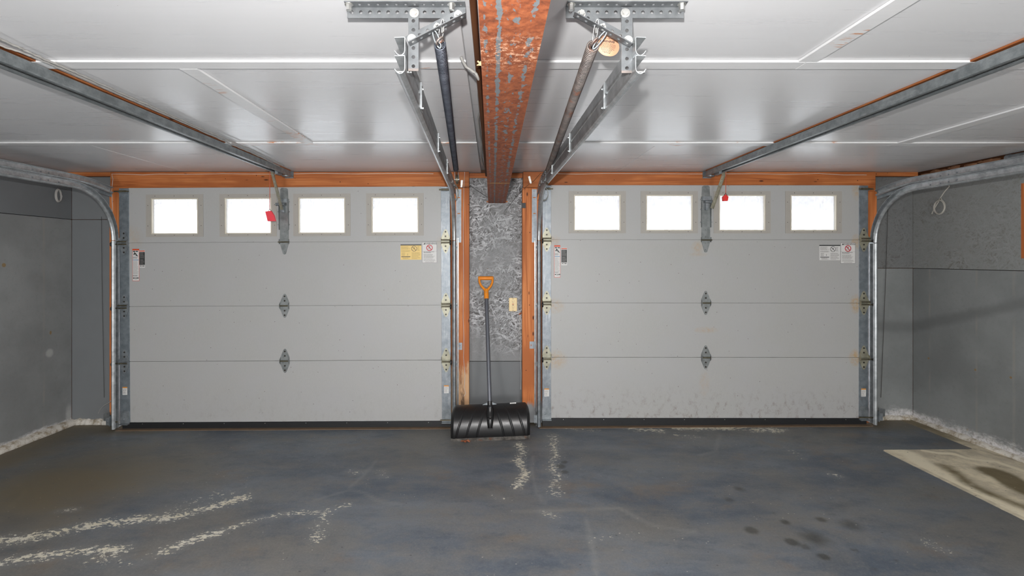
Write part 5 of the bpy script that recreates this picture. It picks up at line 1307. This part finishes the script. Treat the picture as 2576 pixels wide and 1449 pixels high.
# ================================================================== SNOW SHOVEL
A = on_floor(1233, 1110); yb0 = 3.735; zf = floor_z(-.02)
S = thing('snow_shovel', (0.0-.02, yb0, zf), 'black snow pusher with grey pole and orange grip leaning on the strand board', 'shovel')
gx, gy, gz = XX(1223.5, 4.11), 4.11, ZZ(742, 4.11)     # pole top
bx, by, bz_ = XX(1232, 3.80), 3.80, ZZ(1012, 3.80)     # pole bottom
top, botp = Vector((gx, gy, gz)), Vector((bx, by, bz_)); ax = (top-botp).normalized()
m = MB(); m.cyl(botp-ax*.04, top, .0162, 20); m.cyl(top-ax*.12, top-ax*.05, .0168, 20); m.build('pole', POLE, S)
# D grip
m = MB(); u = Vector((1,0,0)); v = ax; w_ = u.cross(v)
def G(a, b): return top+u*a+v*b
m.tube([G(0,-.035), G(0,.0), G(0,.03), G(0,.052)], [.0195, .0205, .020, .016], 14)
for sx in (-1, 1):
    m.tube([G(sx*.004,.035), G(sx*.022,.058), G(sx*.042,.082), G(sx*.055,.112), G(sx*.057,.140)], [.012, .011, .0095, .009, .010], 10)
m.prism([G(-.018,.036)-w_*.006, G(.018,.036)-w_*.006, G(.030,.058)-w_*.006, G(0,.050)-w_*.006, G(-.030,.058)-w_*.006], w_*.012)
gr = m.build('grip_fork', ORANGE, S)
m = MB(); m.tube([G(-.066,.150), G(-.062,.150), G(.062,.150), G(.066,.150)], [.011, .0155, .0155, .011], 14)
for k in range(19):
    a = -.054+k*.006; m.tube([G(a-.0014,.150), G(a+.0014,.150)], .0172, 14)
m.build('grip_bar', ORANGE, S)
m = MB(); q = G(0,.018); m.cyl(q-w_*.023, q+w_*.023, .0032, 8); m.build('rivet', CHROME, gr)
# blade: curved sheet, convex side towards the camera, ribs and rounded corners
xL, xR = XX(1134, 3.74), XX(1333, 3.74); NB, NA = 260, 40; Wd = xR-xL
def prof(t):
    """t 0 bottom edge .. 1 top edge -> (y, z)"""
    a = math.radians(-28+118*t); R_ = .165
    y = 3.885-.0-R_*math.cos(a)*1.02; z = .118+R_*math.sin(a)*.98
    return y, z
ymin = prof(0)
def blade_pt(i, k, off=0.0):
    s_ = i/NB; t = k/NA; x_ = xL+Wd*s_; e = abs(2*s_-1)
    # sides flare: edges swing forward a little, top corners rounded down
    y, z = prof(t); rz = .034*max(0, (e-.90)/.10)**2.4*max(0, t-.55)/.45
    inset = .016*max(0, t-.4)**2*(1 if s_ > .5 else -1)*e
    y2, z2 = prof(max(0, t-.02)); dy, dz = (y-y2, z-z2) if k else (prof(.02)[0]-y, prof(.02)[1]-z)
    L = math.hypot(dy, dz); ny, nz = -dz/L, dy/L
    # curved ribs on both sides of the socket
    rib = 0
    xx_ = (s_-.5)*2
    tt = min(1, t/.94)
    for c in (.36, .62, .88):
        ctr = c-.30*tt**1.35; d = abs(abs(xx_)-ctr)/.030
        if d < 1 and t < .94: rib = max(rib, (.5+.5*math.cos(math.pi*d))*min(1, (.94-t)/.08))
    o = off-.0055*rib
    o += -.018*max(0, e-.93)/.07*(1-.3*t)
    tilt = .026*(s_-.5)
    return (x_-inset, y+ny*o, zf+.004+z-ymin[1]-rz+tilt)
m = MB(); NS = NB+1
fr = [blade_pt(i, k, 0) for k in range(NA+1) for i in range(NS)]
bkp = [(p[0], p[1]+.004, p[2]) for p in fr]
f_ = []
for k in range(NA):
    for i in range(NB):
        a = k*NS+i; f_.append((a, a+1, a+1+NS, a+NS))
m.add(fr, f_, True); m.add(bkp, [q[::-1] for q in f_], True)
ed = [i for i in range(NS)] + [k*NS+NB for k in range(1, NA+1)] + [NA*NS+i for i in range(NB-1, -1, -1)] + [k*NS for k in range(NA-1, 0, -1)]
vv = [fr[i] for i in ed]+[bkp[i] for i in ed]; n = len(ed); m.add(vv, [(i, n+i, n+(i+1) % n, (i+1) % n) for i in range(n)], False)
bl = m.build('blade', BLKPL, S)
m = MB()
pa = [Vector(blade_pt(i, 0)) for i in range(NS)]; pb = [Vector(blade_pt(i, 4)) for i in range(NS)]
for i in range(NB):
    o = Vector((0, -.0035, -.002)); m.add([pa[i]+o, pa[i+1]+o, pb[i+1]+Vector((0,-.0035,-.004)), pb[i]+Vector((0,-.0035,-.004))], [(0,1,2,3)])
    m.add([pb[i]+Vector((0,-.0035,-.004)), pb[i+1]+Vector((0,-.0035,-.004)), pb[i+1]+Vector((0,0.001,-.003)), pb[i]+Vector((0,0.001,-.003))], [(0,1,2,3)])
m.build('wear_strip', mk_galv('worn_blade_edge', srgb(96,92,88), srgb(150,146,140), .4, .5, rust=.7), S)
# socket down the middle of the blade
m = MB(); sy = lambda t: Vector((XX(1233, 3.74), prof(t)[0], zf+.004+prof(t)[1]-ymin[1]))
p0 = botp-ax*.05; 
m.tube([botp+ax*.008, botp-ax*.03, sy(.80)+Vector((0,-.020,0)), sy(.6)+Vector((0,-.012,0)), sy(.42)+Vector((0,-.006,0)), sy(.34)+Vector((0,.004,0))], [.0185,.0195,.026,.027,.024,.019], 14); m.build('socket', BLKPL, S)
for t_ in (.34, .56):
    m = MB(); p = sy(t_)+Vector((0,-.014-.012*(t_ > .5),0)); m.cbox(p.x-.019, p.x+.019, p.y-.024, p.y+.012, p.z-.004, p.z+.004, .0015); m.build('socket_lip', BLKPL, S)
p = sy(.97)
for sx in (-1, 1): m = MB(); m.prism([p+Vector((sx*.012, -.012, .022)), p+Vector((sx*.012, -.016, -.012)), p+Vector((sx*.075, -.006, -.010))], (0, .006, 0)); m.build('brace_plate', GALVD, S)
for q in ((0,-.018,-.012), (0,-.024,-.045)): m = MB(); m.bolt(botp+Vector(q), (0,-1,0), .005, .004); m.build('bolt', CHROME, S)
p = Vector(blade_pt(int(NB*.80), NA-1)); p.z -= .006
m = MB(); m.obox(p+Vector((0,-.010,.004)), Vector((.024,0,.002)), Vector((0,.0008,0)), Vector((0,.003,.008))); q = m.build('label', P_WHITE, S, label='small white sticker on the blade top')
m = MB(); m.obox(p+Vector((0,-.0112,.004)), Vector((.016,0,.0013)), Vector((0,.0004,0)), Vector((0,.001,.003))); m.build('print', P_GREY, q)

# ================================================================== WARNING TAG ON THE RUSTY SPRING
T = thing('warning_tag', W(1527, 108, 1.44), 'peach paper warning tag curled behind the right hanger brace', 'tag')
c = W(1531, 112, 1.44); R_ = .033; nr = 40
def tagpt(a, r):
    x_ = math.cos(a)*r*1.08; z_ = math.sin(a)*r*.92
    bend = .010*max(0, x_-.004)/.02+.009*max(0, -z_-.012)/.02
    return c+Vector((x_+z_*.10, bend, z_-x_*.12))
m = MB(); vs_ = [tagpt(0, 0)]; f_ = []
for j in range(1, 7):
    for i in range(nr): vs_.append(tagpt(2*math.pi*i/nr, R_*j/6))
for i in range(nr): f_.append((0, 1+i, 1+(i+1) % nr))
for j in range(5):
    for i in range(nr): f_.append((1+j*nr+i, 1+(j+1)*nr+i, 1+(j+1)*nr+(i+1) % nr, 1+j*nr+(i+1) % nr))
m.add(vs_, f_, True); m.add([v+Vector((0,.0006,0)) for v in vs_], [q[::-1] for q in f_], True); tg = m.build('paper', PEACH, T)
m = MB(); right = Vector((1, .0, -.10)).normalized(); up = Vector((.08, 0, 1)).normalized()
text_mesh(m, 'DO NOT REMOVE', c+Vector((-.006, -.0012, .0175)), .0042, right, up, .02)
text_mesh(m, 'WARNING', c+Vector((-.004, -.0014, .0085)), .0096, right, up, .03, .92)
rnd = random.Random(3)
for i in range(8):
    z = .0015-i*.0036; xw = math.sqrt(max(0, (R_*.9)**2-(z*1.1)**2)); x0 = -xw+.003
    while x0 < xw-.010:
        w = rnd.uniform(.0022, .005); e = min(x0+w, xw-.004)
        q = [c+right*x_+up*z_+Vector((0, -.0012+(.010*max(0, (x_-.004))/.02+.009*max(0, -z_-.012)/.02), 0)) for (x_, z_) in ((x0, z), (e, z), (e, z+.0012), (x0, z+.0012))]
        m.flat(q); x0 = e+.0012
m.flat([c+right*-.0285+up*.005+Vector((0,-.0014,0)), c+right*-.0235+up*.005+Vector((0,-.0014,0)), c+right*-.026+up*.0105+Vector((0,-.0014,0))])
m.build('lettering', P_BLACK, tg)
m = MB(); m.tube([SP2a+Vector((.008, -.004, .004)), c+Vector((-.022, -.002, .022)), c+Vector((-.022, .002, .022))], .0009, 5); m.build('tie_string', WIREW, T)
